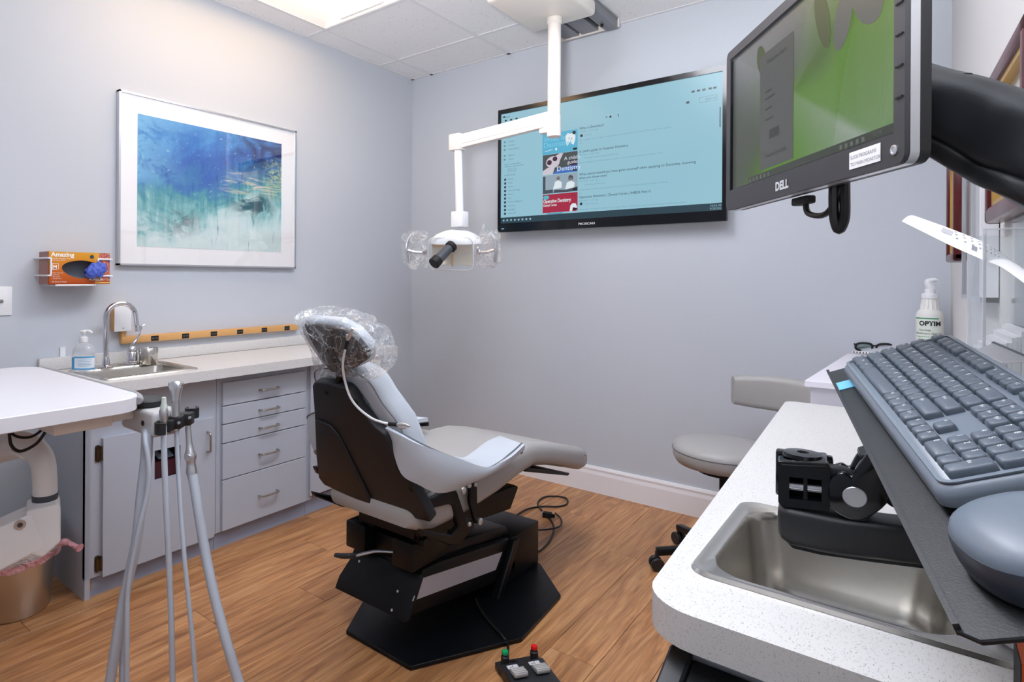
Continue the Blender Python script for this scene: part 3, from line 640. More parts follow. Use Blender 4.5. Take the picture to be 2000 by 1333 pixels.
# ---- framed abstract painting
def art_mat():
    m = mat('abstract_painting', (80, 130, 180), 0.4, spec=0.3); nt = m.node_tree; b = nt.nodes['Principled BSDF']; L = nt.links
    tc = nd(nt, 'ShaderNodeTexCoord'); sp = nd(nt, 'ShaderNodeSeparateXYZ'); L.new(tc.outputs['Generated'], sp.inputs[0])   # y across, z up
    def nz(sc, det, dist=0.5, off=0, rough=0.6):
        mp = nd(nt, 'ShaderNodeMapping'); mp.inputs['Scale'].default_value = sc; mp.inputs['Location'].default_value = (off, off*1.7, off*0.6); L.new(tc.outputs['Generated'], mp.inputs[0])
        n = nd(nt, 'ShaderNodeTexNoise'); n.inputs['Scale'].default_value = 1; n.inputs['Detail'].default_value = det; n.inputs['Distortion'].default_value = dist; n.inputs['Roughness'].default_value = rough
        L.new(mp.outputs[0], n.inputs['Vector']); return n.outputs[0]
    def math_(op, a, b_=None, c=None):
        n = nd(nt, 'ShaderNodeMath', operation=op)
        for i, v in enumerate((a, b_, c)):
            if v is None: continue
            if isinstance(v, (int, float)): n.inputs[i].default_value = v
            else: L.new(v, n.inputs[i])
        return n.outputs[0]
    def mr(v, a, b_, lo=0, hi=1):
        n = nd(nt, 'ShaderNodeMapRange'); n.inputs[1].default_value = a; n.inputs[2].default_value = b_; n.inputs[3].default_value = lo; n.inputs[4].default_value = hi; L.new(v, n.inputs[0]); return n.outputs[0]
    def mix(f, a, col):
        n = nd(nt, 'ShaderNodeMixRGB'); L.new(f, n.inputs[0])
        if isinstance(a, tuple): n.inputs[1].default_value = lin(a)
        else: L.new(a, n.inputs[1])
        if isinstance(col, tuple): n.inputs[2].default_value = lin(col)
        else: L.new(col, n.inputs[2])
        return n.outputs[0]
    U, V = sp.outputs[1], sp.outputs[2]
    big = nz((3, 3, 3), 5, 1.2); mid = nz((7, 7, 7), 6, 1.0, 3); st = nz((30, 30, 4), 5, 0.6, 5); sh = nz((6, 6, 40), 5, 0.8, 8); fine = nz((40, 40, 40), 5, 0.5, 2)
    h = math_('ADD', V, math_('MULTIPLY', math_('SUBTRACT', big, 0.5), 0.9)); h = math_('ADD', h, math_('MULTIPLY', math_('SUBTRACT', st, 0.5), 0.35))
    h = math_('SUBTRACT', h, math_('MULTIPLY', mr(U, 0.35, 1.0), 0.22))
    rp = nd(nt, 'ShaderNodeValToRGB'); e = rp.color_ramp.elements
    e[0].position = 0.0; e[0].color = lin((214, 232, 232)); e[1].position = 1.0; e[1].color = lin((92, 158, 214))
    for p, c in ((0.14, (196, 224, 224)), (0.26, (140, 196, 198)), (0.38, (86, 160, 172)), (0.5, (66, 128, 186)), (0.66, (58, 104, 184)), (0.82, (70, 130, 200))): x = e.new(p); x.color = lin(c)
    L.new(h, rp.inputs[0]); col = rp.outputs[0]
    # pale blue upper-left, deep navy upper-right, dark teal patch right of centre, pale lower right
    f = math_('MULTIPLY', mr(U, 0.32, 0.0), mr(mid, 0.36, 0.5)); col = mix(math_('MULTIPLY', f, mr(V, 0.4, 0.55)), col, (124, 188, 226))
    f = math_('MULTIPLY', math_('MULTIPLY', mr(U, 0.5, 0.75), mr(V, 0.55, 0.8)), mr(mid, 0.38, 0.56)); col = mix(f, col, (42, 62, 116))
    f = math_('MULTIPLY', math_('MULTIPLY', mr(U, 0.55, 0.7), mr(U, 0.98, 0.85)), math_('MULTIPLY', mr(math_('ABSOLUTE', math_('SUBTRACT', V, 0.42)), 0.14, 0.05), mr(mid, 0.4, 0.55))); col = mix(f, col, (46, 92, 104))
    f = math_('MULTIPLY', math_('MULTIPLY', mr(U, 0.12, 0.22), mr(U, 0.4, 0.3)), math_('MULTIPLY', mr(math_('ABSOLUTE', math_('SUBTRACT', V, 0.2)), 0.13, 0.04), mr(mid, 0.42, 0.56))); col = mix(f, col, (38, 76, 92))
    f = math_('MULTIPLY', math_('MULTIPLY', mr(U, 0.5, 0.62), mr(math_('ABSOLUTE', math_('SUBTRACT', V, 0.57)), 0.12, 0.03)), mr(sh, 0.5, 0.6)); col = mix(f, col, (214, 206, 186))
    f = math_('MULTIPLY', math_('MULTIPLY', mr(U, 0.84, 0.93), mr(math_('ABSOLUTE', math_('SUBTRACT', V, 0.66)), 0.22, 0.08)), mr(fine, 0.42, 0.6)); col = mix(f, col, (176, 196, 150))
    f = math_('MULTIPLY', mr(V, 0.3, 0.08), mr(mid, 0.46, 0.6)); col = mix(f, col, (222, 236, 236))
    f = mr(fine, 0.62, 0.7, 0, 0.55); col = mix(f, col, (200, 226, 232))
    f = math_('MULTIPLY', mr(st, 0.6, 0.7, 0, 0.5), mr(U, 0.1, 0.5)); col = mix(f, col, (24, 50, 78))
    L.new(col, b.inputs['Base Color']); return m
r = thing('framed_painting', (XL, 1.675, 1.234), 'blue and teal abstract print in a thin silver frame on the left wall', 'painting')
py0, py1, pz0, pz1 = 1.187, 2.162, 1.234, 2.006; xo = XL+0.03
fr = join(box(XL+0.002, xo, py0, py0+0.008, pz0, pz1), box(XL+0.002, xo, py1-0.008, py1, pz0, pz1), box(XL+0.002, xo, py0, py1, pz0, pz0+0.008), box(XL+0.002, xo, py0, py1, pz1-0.008, pz1))
obj('frame', fr, alu_m, r, smooth=0)
obj('mat_board', box(XL+0.008, XL+0.022, py0+0.006, py1-0.006, pz0+0.006, pz1-0.006), mat('mat_board_white', (250, 250, 252), 0.5), r, smooth=0)
obj('print', box(XL+0.021, XL+0.0232, 1.271, 2.064, 1.321, 1.918), art_mat(), r, smooth=0)
obj('glazing', box(XL+0.0245, XL+0.0255, py0+0.006, py1-0.006, pz0+0.006, pz1-0.006), glass_m, r, smooth=0)

# ---- bin
bxc, byc = -2.475, 0.735
r = thing('trash_can', (bxc, byc, 0), 'round stainless trash can with a milky liner by the sink cabinet', 'trash can')
obj('can', lathe([(0, 0.0), (0.105, 0.0), (0.108, 0.004), (0.128, 0.25), (0.125, 0.25), (0.104, 0.006), (0, 0.006)], 36, T(bxc, byc, 0.001), close=False), mat('bin_steel', (214, 212, 208), 0.34, 1.0, bump=0.06, bscale=300), r)
def liner(u, v):
    a = 2*math.pi*u; w_ = 1+0.05*noise.noise(Vector((math.cos(a)*2.5, math.sin(a)*2.5, v*2)))
    prof = [(0.118, 0.2), (0.13, 0.262), (0.136, 0.256), (0.138, 0.22), (0.137, 0.185)]
    i = min(int(v*4), 3); t = v*4-i; rr = prof[i][0]*(1-t)+prof[i+1][0]*t; z = prof[i][1]*(1-t)+prof[i+1][1]*t
    return (bxc+rr*w_*math.cos(a), byc+rr*w_*math.sin(a), z+(0.02*noise.noise(Vector((math.cos(a)*2, math.sin(a)*2, 5))) if v > 0.3 else 0))
obj('liner', sheet(liner, 48, 8), bag_m, r)
def band(u, v):
    q = Vector(liner(u, 0.92)); a = 2*math.pi*u; return (q.x+0.0016*math.cos(a), q.y+0.0016*math.sin(a), q.z-0.012+0.024*v)
obj('drawstring_band', sheet(band, 48, 1), pink_m, r)
k = Vector((bxc+0.118, byc+0.1, 0.225))
obj('knot', tube([k, k+Vector((0.012, 0.01, 0.012)), k+Vector((0.03, 0.024, 0.006)), k+Vector((0.05, 0.04, -0.006)), k+Vector((0.06, 0.046, -0.008))], [0.012, 0.017, 0.011, 0.012, 0.019], 10, 4, flat=0.7), pink_m, r)

# ================================================================ delivery unit (white work surface on an arm, lower left)
r = thing('delivery_unit', (-1.97, 0.4, 0), 'white delivery unit work surface on a jointed arm at the lower left', 'dental unit')
def rpoly(x0, x1, y0, y1, rr, n=6):
    return rrect(x1-x0, y1-y0, rr, n, (x0+x1)/2, (y0+y1)/2)
obj('work_surface', prism(rpoly(-2.385, -1.558, -0.05, 0.762, 0.075), 0.037, T(0, 0, 0.835), 0.002, 1), mat('white_laminate', (216, 217, 224), 0.4), r)
obj('edge_rail', tube([(-2.36, 0.777, 0.86), (-2.2, 0.779, 0.86), (-1.72, 0.778, 0.86), (-1.65, 0.775, 0.86), (-1.605, 0.763, 0.859), (-1.585, 0.75, 0.857)], 0.0095, 10, 6), greyband_m, r)
obj('support_beam', box(-2.0, -1.62, 0.56, 0.70, 0.795, 0.834, 0.004), ivory_m, r)
# elbow pipe and lower arm
e0 = W(0, 905, 1.68); pp = [W(-40, 890, 1.72), W(20, 872, 1.70), W(55, 872, 1.67), W(80, 895, 1.65), W(87, 930, 1.64), W(88, 985, 1.64)]
obj('elbow_pipe', tube(pp, [0.040, 0.039, 0.035, 0.031, 0.030, 0.030], 20, 6), whitep_m, r)
pb = W(88, 970, 1.64)
obj('collar', cyl(pb+Vector((0, 0, -0.008)), pb+Vector((0, 0, 0.008)), 0.0312, 24), dgrey_m, r)
hb = W(88, 978, 1.64)
# knuckle block under the pipe: straight right side, slanted bottom
rv = ray(88, 978); rv.z = 0; rv.normalize()
Mk = frame(hb, Vector((0, 0, 1)).cross(-rv), (0, 0, 1)) @ Matrix.Diagonal((0.86, 1, 1, 1))
poly = [(-0.05, -0.005), (0.034, 0.0), (0.042, -0.012), (0.042, -0.105), (-0.005, -0.138), (-0.045, -0.12)]
obj('knuckle', prism(poly, 0.10, Mk @ T(0, 0, -0.05), 0.010, 3), whitep_m, r)
poly = [(-0.036, -0.012), (0.0, -0.108), (-0.28, -0.205), (-0.28, -0.08)]
obj('swing_arm', prism(poly, 0.085, Mk @ T(0, 0, -0.0335), 0.006, 2), whitep_m, r)
q = Mk @ Vector((-0.064, -0.036, 0.052))
nz_ = (Mk.to_3x3() @ Vector((0, 0, 1)))
obj('pivot_cap', join(cyl(q-nz_*0.003, q+nz_*0.003, 0.0135, 20, b=0.001)), alu_m, r)
obj('pivot_bolt', cyl(q+nz_*0.003, q+nz_*0.0045, 0.007, 6), dgrey_m, r)
cable = mat('black_cable', (20, 20, 22), 0.45)
obj('cable', tube([W(18, 842, 1.55), W(22, 870, 1.56), W(40, 882, 1.57), W(70, 868, 1.58), W(88, 845, 1.58), W(98, 828, 1.6)], 0.0042, 8), cable, r)
obj('cable', tube([W(12, 835, 1.55), W(30, 852, 1.56), W(55, 855, 1.57), W(75, 846, 1.58), W(92, 828, 1.6)], 0.0036, 8), cable, r)
obj('cable_tie', tube([W(20, 880, 1.57), W(35, 888, 1.57), W(47, 896, 1.57)], [0.003, 0.004, 0.002], 6), paper_m, r)
# control head
obj('head_bracket', box(-1.80, -1.70, 0.70, 0.80, 0.785, 0.833, 0.004), ivory_m, r)
hd = obj('control_head', box(-1.778, -1.585, 0.79, 0.872, 0.748, 0.818, 0.012, 3), lgrey_m, r)
for x in (-1.742, -1.642): obj('plug', cyl((x, 0.7905, 0.782), (x, 0.788, 0.782), 0.0075, 14), rubber_m, hd)
dl = obj('dial', lathe([(0, 0), (0.043, 0), (0.043, 0.004), (0.047, 0.006), (0.047, 0.017), (0.044, 0.021), (0.0, 0.0205)], 36, T(-1.69, 0.828, 0.818)), blackp_m, r)

# instrument holders (part of the unit) - black cups on a bar
def holder(p, ang, rad=0.021, h=0.032):
    # open C cup
    bm = new(); rings = []
    n = 18; outer, inner = [], []
    for k in range(n+1):
        a = R(-140+280*k/n); outer.append((rad*math.cos(a), rad*math.sin(a))); inner.append(((rad-0.006)*math.cos(a), (rad-0.006)*math.sin(a)))
    poly = outer+inner[::-1]
    cup = prism(poly, h, T(p.x, p.y, p.z-h/2) @ RZ(ang), 0.001, 1)
    return cup
h1, h2, h3 = W(318, 836, 1.615), W(344, 824, 1.66), W(371, 812, 1.71)
obj('instrument_holder', join(holder(h1, 215), xf(box(0.006, 0.05, -0.018, 0.018, -0.016, 0.016, 0.004), T(*h1) @ RZ(150))), blackp_m, r)
b2 = h2+Vector((0.012, -0.012, 0)); obj('instrument_holder', join(xf(box(-0.02, 0.02, -0.018, 0.018, -0.017, 0.017, 0.004), T(*h2) @ RZ(40)), xf(box(-0.015, 0.015, -0.014, 0.014, -0.014, 0.014, 0.003), T(*(h1*0.5+h2*0.5)) @ RZ(40))), blackp_m, r)
obj('instrument_holder', join(xf(box(-0.02, 0.02, -0.018, 0.018, -0.017, 0.017, 0.004), T(*W(362, 818, 1.69)) @ RZ(40)), holder(W(375, 806, 1.74), 330, 0.02, 0.03)), blackp_m, r)
for p in (W(350, 826, 1.635), W(371, 816, 1.665)):
    obj('holder_screw', cyl(p, p-fwd*0.004, 0.004, 10), alu_m, r)

def hose(name, pts, rad, parent, m=hose_m): return obj(name, tube(pts, rad, 12, 6), m, parent)
# three supply hoses under the head
hose('supply_hose', [W(286, 835, 1.68), W(286, 858, 1.63), W(284, 900, 1.62), W(277, 960, 1.61), W(266, 1060, 1.60), W(240, 1180, 1.60), W(220, 1300, 1.60), W(205, 1400, 1.60), W(190, 1440, 1.52)], 0.0135, r)
hose('supply_hose', [W(294, 835, 1.68), W(294, 858, 1.64), W(292, 900, 1.645), W(283, 960, 1.64), W(262, 1060, 1.63), W(243, 1170, 1.63), W(238, 1300, 1.63), W(236, 1400, 1.62), W(225, 1430, 1.55)], 0.0068, r)
hose('supply_hose', [W(284, 838, 1.66), W(284, 860, 1.60), W(290, 905, 1.59), W(288, 960, 1.59), W(270, 1040, 1.58), W(250, 1150, 1.58), W(248, 1260, 1.58), W(246, 1400, 1.58), W(235, 1440, 1.5)], 0.0068, r)

# three hand instruments, each with its own tubing
a = thing('saliva_ejector', h1-Vector((0, 0, 0.08)), 'saliva ejector with a pale nozzle in the first black holder from the dial', 'dental instrument', 'instruments hanging in the holders')
t = W(320, 806, 1.615)
obj('valve_body', lathe([(0, 0), (0.0075, 0), (0.009, 0.012), (0.012, 0.03), (0.012, 0.042), (0.009, 0.05), (0, 0.05)], 18, T(t.x, t.y, t.z-0.038)), alu_m, a)
obj('nozzle', lathe([(0, 0), (0.0095, 0.0), (0.0095, 0.012), (0.0065, 0.022), (0.0062, 0.036), (0.004, 0.037), (0, 0.036)], 18, T(t.x, t.y, t.z+0.004)), mat('pale_green_plastic', (196, 208, 200), 0.4), a)
hose('tubing', [t+Vector((0, 0, -0.036)), W(320, 850, 1.615), W(321, 900, 1.61), W(325, 1000, 1.6), W(330, 1100, 1.6), W(335, 1230, 1.6), W(339, 1400, 1.6), W(345, 1430, 1.55)], 0.0078, a)
a = thing('air_water_syringe', h2-Vector((0, 0, 0.08)), 'silver instrument with a wide head standing tallest in the holders', 'dental instrument', 'instruments hanging in the holders')
t = W(343, 812, 1.655)
obj('handle_tube', cyl(t+Vector((0, 0, -0.04)), t+Vector((0, 0, 0.043)), 0.0118, 20, 0.0122, 0.001), alu_m, a)
Mh = frame(t+Vector((0, 0, 0.043)), right, (0, 0, 1))
hp = [[Mh @ Vector((x*s, z, y*s2)) for x, y in sup(1, 1, 20, 2.4)] for z, s, s2 in ((0, 0.0122, 0.0122), (0.012, 0.0128, 0.0118), (0.028, 0.0175, 0.0125), (0.04, 0.0185, 0.0125), (0.048, 0.015, 0.0105), (0.052, 0.009, 0.007))]
obj('head', loft(hp), alu_m, a)
obj('button', join(*[lathe([(0, -0.003), (0.006, -0.003), (0.006, 0.002), (0.003, 0.005), (0, 0.005)], 12, Mh @ T(sx_, 0.044, 0) @ RY(90*sg) ) for sx_, sg in ((0.016, 1), (-0.016, -1))]), chrome_m, a)
hose('tubing', [t+Vector((0, 0, -0.04)), W(345, 850, 1.655), W(347, 900, 1.65), W(353, 1000, 1.63), W(362, 1110, 1.61), W(374, 1230, 1.6), W(383, 1340, 1.6), W(388, 1420, 1.6), W(398, 1440, 1.55)], 0.006, a)
a = thing('suction_valve', h3-Vector((0, 0, 0.2)), 'silver high volume suction valve hanging below the last holder', 'dental instrument', 'instruments hanging in the holders')
p0, p1 = W(367, 832, 1.69), W(375, 925, 1.68)
d = (p1-p0); Mv = Matrix.Translation(p0) @ d.to_track_quat('Z', 'Y').to_matrix().to_4x4(); L = d.length
obj('valve_body', lathe([(0, 0), (0.0085, 0.0), (0.0085, 0.02), (0.009, L*0.38), (0.0115, L*0.5), (0.0165, L*0.6), (0.0165, L*0.68), (0.0125, L*0.74), (0.0135, L*0.86), (0.0155, L*0.93), (0.0155, L), (0.012, L*1.01), (0, L)], 22, Mv), alu_m, a)
qq = p0+d*0.64-fwd*0.0155
obj('valve_button', cyl(qq, qq-fwd*0.003, 0.0095, 18, b=0.001), alu_m, a)
hose('tubing', [p1-d*0.02, W(379, 945, 1.675), W(386, 990, 1.665), W(401, 1080, 1.65), W(420, 1170, 1.63), W(444, 1260, 1.61), W(468, 1340, 1.6), W(495, 1430, 1.58), W(520, 1450, 1.55)], [0.0145]+[0.0132]*8, a)

# ================================================================ television on the back wall
tv = thing('television', (-1.34, 3.14, 1.463), 'large flat television showing a video search page on the back wall', 'television')
tx0, tx1, tz0, tz1, ty = -1.972, -0.700, 1.463, 2.204, 3.115
bz = [(tx0, tz0), (tx1, tz0), (tx1, tz1), (tx0, tz1)]
MTV = Matrix(((1, 0, 0, 0), (0, 0, -1, ty), (0, 1, 0, 0), (0, 0, 0, 1)))      # local x right, y up, z toward the room
hole = [(tx0+0.018, tz0+0.052), (tx1-0.02, tz0+0.052), (tx1-0.02, tz1-0.026), (tx0+0.018, tz1-0.026)]
obj('bezel', xf(slab_with_hole(bz, hole, -0.03, 0.0), MTV), gloss_black, tv, smooth=0)
obj('back_case', join(box(tx0+0.005, tx1-0.005, ty+0.03, ty+0.045, tz0+0.005, tz1-0.005), box(tx0+0.25, tx1-0.25, ty+0.045, YB-0.003, tz0+0.15, tz1-0.2)), blackp_m, tv, smooth=0)
def screen_mat(name, c0, c1, s):
    m = mat(name, (6, 8, 10), 0.22, spec=0.25); nt = m.node_tree; b = nt.nodes['Principled BSDF']
    tc = nd(nt, 'ShaderNodeTexCoord'); n = nd(nt, 'ShaderNodeTexNoise'); n.inputs['Scale'].default_value = 1.5; nt.links.new(tc.outputs['Object'], n.inputs['Vector'])
    mx = nd(nt, 'ShaderNodeMixRGB'); mx.inputs[1].default_value = lin(c0); mx.inputs[2].default_value = lin(c1); nt.links.new(n.outputs[0], mx.inputs[0])
    nt.links.new(mx.outputs[0], b.inputs['Emission Color']); b.inputs['Emission Strength'].default_value = s; return m
scr = obj('screen', xf(prism(hole, 0.004), MTV @ T(0, 0, -0.012)), screen_mat('tv_page', (146, 194, 212), (160, 204, 220), 0.56), tv, smooth=0)
sw, sh_ = hole[1][0]-hole[0][0], hole[2][1]-hole[0][1]
MS = MTV @ T(hole[0][0], hole[0][1], -0.0074)       # origin bottom-left of the screen
def sq(u0, u1, v0, v1, z=0): return quad(MS, u0*sw, u1*sw, v0*sh_, v1*sh_, z)
def tx(s, u, v, h, z=0.0002, **k): return text(s, h*sh_, MS @ T(u*sw, v*sh_, z), **k)
def em(name, c, s=0.56): return emis('screen_'+name, c, s)
def scp(name, bm, m): return obj(name, bm, m, scr, smooth=0)
scp('task_bar', sq(0, 1, 0, 0.055), em('taskbar', (40, 66, 78)))
scp('task_icons', join(*[sq(0.012+0.021*i, 0.021+0.021*i, 0.02, 0.036, 0.0001) for i in range(8)], tx('10:36 AM', 0.955, 0.03, 0.022), tx('9/29/2022', 0.955, 0.008, 0.022)), em('icons', (150, 190, 205)))
# side menu
dk = em('dark', (36, 52, 62)); gr = em('grey', (98, 134, 150)); lg = em('palegrey', (122, 164, 182))
menu = ['Home', 'Music', 'Sports', 'News & Video', 'News', 'Live', 'Fashion & Beauty', 'Learning', 'Spotlight', 'Video VR']
scp('menu_icons', join(*[prism(sup(0.0075, 0.0075, 14, 2), 0.0001, MS @ T(0.024*sw, (0.40-0.0345*i)*sh_, 0)) for i in range(10)]), dk)
scp('menu_text', join(*[tx(s, 0.042, 0.394-0.0345*i, 0.021) for i, s in enumerate(menu)], *[tx(s, 0.042, v, 0.021) for s, v in (('Library', 0.735), ('History', 0.70), ('Subscriptions', 0.665), ('Explore', 0.61), ('Shorts', 0.575))],
    tx('Sign in to like videos,', 0.02, 0.53, 0.02), tx('comment, and subscribe', 0.02, 0.51, 0.02), tx('MORE FROM', 0.02, 0.43, 0.02), tx('SIGN IN', 0.045, 0.475, 0.018)), gr)
scp('menu_dots', join(*[sq(0.016, 0.026, v, v+0.014, 0.0001) for v in (0.735, 0.70, 0.665, 0.61, 0.575)]), gr)
# top bar
scp('toolbar', join(*[sq(u, u+0.012, v, v+0.014, 0.0001) for u, v in ((0.01, 0.965), (0.02, 0.93), (0.05, 0.93), (0.08, 0.93), (0.885, 0.885), (0.905, 0.885), (0.925, 0.885), (0.948, 0.885), (0.965, 0.885))], tx('Search', 0.02, 0.962, 0.02), tx('\u00d7', 0.53, 0.80, 0.035), sq(0.586, 0.589, 0.80, 0.822, 0.0001), prism(sup(0.006, 0.006, 12, 2), 0.0001, MS @ T(0.553*sw, 0.81*sh_, 0)), sq(0.865, 0.877, 0.81, 0.826, 0.0001)), dk)
def frame_q(u0, u1, v0, v1, t=0.0012): return [sq(u0, u1, v0, v0+t*1.7, 0.0001), sq(u0, u1, v1-t*1.7, v1, 0.0001), sq(u0, u0+t, v0, v1, 0.0001), sq(u1-t, u1, v0, v1, 0.0001)]
scp('sign_in_button', join(*frame_q(0.915, 0.98, 0.80, 0.84), tx('SIGN IN', 0.937, 0.812, 0.02), *frame_q(0.04, 0.085, 0.465, 0.497)), gr)
scp('scroll_bar', sq(0.9885, 0.992, 0.60, 0.745, 0.0001), dk)
scp('filters_text', tx('FILTERS', 0.295, 0.755, 0.018), gr)
# result titles
tt = [('What is Dentistry?', 0.745, 0.028), ('A child\u2019s guide to hospital: Dentistry', 0.552, 0.028), ('What advice would you have given yourself when applying to Dentistry, knowing', 0.362, 0.028), ('what you know now?', 0.332, 0.028), ('Operative Dentistry | Dental Caries | INBDE Part II', 0.172, 0.028)]
for s, v, h in tt: scp('result_title', tx(s, 0.41, v, h), dk)
scp('channel_icons', join(*[prism(sup(0.008, 0.008, 12, 2), 0.0001, MS @ T(0.42*sw, v*sh_, 0)) for v in (0.693, 0.125)]), dk)
scp('result_text', join(tx('2M views \u00b7 4 years ago', 0.41, 0.722, 0.018), tx('Channel', 0.435, 0.687, 0.018), tx('Ever wonder yourself what a dentist does every day? See for yourself: Three steps with experts', 0.41, 0.65, 0.019), tx('4K', 0.415, 0.622, 0.017),
    tx('38K views \u00b7 4 years ago', 0.41, 0.528, 0.018), tx('The Royal Dental Hospital Melbourne', 0.43, 0.498, 0.019), tx('Dental anxieties can be hard, this is a guide to show coming to the dental hospital is fun', 0.41, 0.462, 0.019), tx('CC', 0.412, 0.43, 0.017),
    tx('10K views \u00b7 1 year ago', 0.41, 0.308, 0.018), tx('University of Dentistry', 0.435, 0.276, 0.019), tx('In this video we asked current students at the school of Dentistry what they\u2019d like to tell you', 0.41, 0.236, 0.019), tx('4K', 0.412, 0.206, 0.017),
    tx('35K views \u00b7 1 year ago', 0.41, 0.146, 0.018), tx('Mental Dental', 0.44, 0.115, 0.019), tx('In this video, we break it all down into simple, easy to understand topics and terminology for Dentistry exams', 0.41, 0.072, 0.019)), lg)
scp('next_result_strip', join(sq(0.252, 0.33, 0.058, 0.066, 0.0001)), em('nextblue', (60, 150, 190)))
# thumbnails
th = [(0.226, 0.402, 0.575, 0.755), (0.228, 0.402, 0.40, 0.572), (0.229, 0.403, 0.236, 0.394), (0.229, 0.403, 0.07, 0.228)]
def gp(name, th_i, polys, m, z=0.0002):
    u0, u1, v0, v1 = th[th_i]; bms = []
    for poly in polys:
        bm = new(); bm.faces.new([bm.verts.new(MS @ Vector(((u0+(u1-u0)*p[0])*sw, (v0+(v1-v0)*p[1])*sh_, z))) for p in poly]); bms.append(bm)
    return scp(name, join(*bms), m)
def el(cx, cy, a, b, n=16): return [(cx+a*math.cos(2*math.pi*k/n), cy+b*math.sin(2*math.pi*k/n)) for k in range(n)]
full = [[(0, 0), (1, 0), (1, 1), (0, 1)]]
gp('thumbnail', 0, full, em('cyan', (84, 178, 214)), 0.0001)
tooth = [(0.70, 0.30), (0.74, 0.32), (0.77, 0.42), (0.82, 0.43), (0.85, 0.32), (0.89, 0.30), (0.93, 0.5), (0.94, 0.7), (0.88, 0.86), (0.80, 0.83), (0.72, 0.88), (0.66, 0.74), (0.67, 0.5)]
scwhite = em('white', (226, 238, 244)); scblack = em('black', (20, 26, 32))
gp('thumbnail_art', 0, [tooth, el(0.4, 0.2, 0.03, 0.06), [(0.08, 0.14), (0.3, 0.2), (0.3, 0.22), (0.08, 0.17)]], scwhite)
gp('thumbnail_detail', 0, [el(0.76, 0.63, 0.012, 0.03, 8), el(0.84, 0.61, 0.012, 0.03, 8), el(0.9, 0.86, 0.05, 0.08, 10)], scblack, 0.0003)
scp('thumbnail_lettering', join(text('What is', 0.042, MS @ T(0.232*sw, 0.685*sh_, 0.0003)), text('Dentistry?', 0.042, MS @ T(0.232*sw, 0.635*sh_, 0.0003))), em('cyanlight', (130, 206, 232)))
gp('thumbnail', 1, full, em('t2bg', (70, 78, 84)), 0.0001)
gp('thumbnail_art', 1, [el(0.3, 0.6, 0.2, 0.3), [(0, 0), (0.3, 0), (0.35, 0.3), (0.15, 0.35), (0, 0.2)], [(0.4, 0.3), (0.6, 0.98), (0.5, 1), (0.38, 0.9)]], em('t2skin', (206, 200, 212)))
gp('thumbnail_detail', 1, [el(0.2, 0.6, 0.07, 0.13), el(0.36, 0.75, 0.07, 0.12), [(0.7, 0.35), (1, 0.3), (1, 0.6), (0.8, 0.6)]], em('t2dark', (60, 30, 62)), 0.0003)
gp('thumbnail_band', 1, [[(0.3, 0.0), (1, 0.0), (1, 0.34), (0.45, 0.26)]], em('t2blue', (60, 110, 190)), 0.0003)
scp('thumbnail_lettering', join(text("A child's", 0.028, MS @ T(0.337*sw, 0.508*sh_, 0.0005)), text('guide:', 0.028, MS @ T(0.353*sw, 0.472*sh_, 0.0005)), text('Dentistry', 0.038, MS @ T(0.300*sw, 0.42*sh_, 0.0005))), scwhite)
gp('thumbnail', 2, full, em('t3bg', (150, 170, 184)), 0.0001)
gp('thumbnail_art', 2, [[(0.3, 0.2), (0.55, 0.25), (0.55, 0.55), (0.45, 0.68), (0.36, 0.6)], [(0.65, 0.15), (0.9, 0.2), (0.92, 0.45), (0.82, 0.58), (0.7, 0.5)]], scwhite)
gp('thumbnail_detail', 2, [el(0.45, 0.78, 0.05, 0.11), el(0.8, 0.7, 0.05, 0.11)], em('t3skin', (120, 110, 112)), 0.0003)
gp('thumbnail_dark', 2, [[(0, 0), (0.3, 0), (0.3, 0.2), (0.08, 0.2), (0.08, 0.95), (0, 0.95)], [(0.3, 0), (1, 0), (1, 0.25), (0.7, 0.12), (0.35, 0.18)], [(0.73, 0.55), (0.75, 0.85), (0.8, 0.9), (0.87, 0.82), (0.87, 0.55), (0.84, 0.75), (0.76, 0.75)]], em('t3dark', (70, 78, 90)), 0.0004)
gp('thumbnail', 3, full, em('crimson', (168, 36, 66)), 0.0001)
gp('thumbnail_art', 3, [[(0.78, 0), (0.8, 0.3), (0.86, 0.42), (0.95, 0.4), (0.99, 0.2), (0.97, 0), (0.92, 0.2), (0.87, 0.2), (0.85, 0)]], scwhite)
gp('thumbnail_logo', 3, [el(0.1, 0.84, 0.09, 0.12)], em('t4logo', (90, 180, 200)), 0.0003)
gp('thumbnail_mark', 3, [[(0.82, 0.76), (0.86, 0.9), (0.87, 0.9), (0.83, 0.76)], [(0.9, 0.76), (0.91, 0.76), (0.91, 0.92), (0.88, 0.92), (0.9, 0.9)]], scblack, 0.0003)
scp('thumbnail_lettering', join(text('Operative Dentistry:', 0.0285, MS @ T(0.232*sw, 0.155*sh_, 0.0004), bold=0.0006, xs=0.72), text('Dental Caries', 0.019, MS @ T(0.232*sw, 0.125*sh_, 0.0004), bold=0.0003, xs=0.8)), scwhite)
scp('duration_tags', join(*[sq(th[i][1]-0.022, th[i][1]-0.003, th[i][2]+0.008, th[i][2]+0.026, 0.0005) for i in range(4)]), scblack)
obj('brand_lettering', text('PROSCAN', 0.017, MTV @ T(-1.4, tz0+0.018, 0.0006), align='CENTER', bold=0.0004, xs=1.25), mat('brand_silver', (205, 208, 212), 0.4), tv, smooth=0)
for i in (0, 1): obj('indicator_light', lathe([(0, 0), (0.0025, 0), (0, 0.001)], 8, MTV @ T(tx0+0.032+0.009*i, tz0+0.02, 0.0003)), emis('indicator_blue', (150, 190, 255), 2), tv)

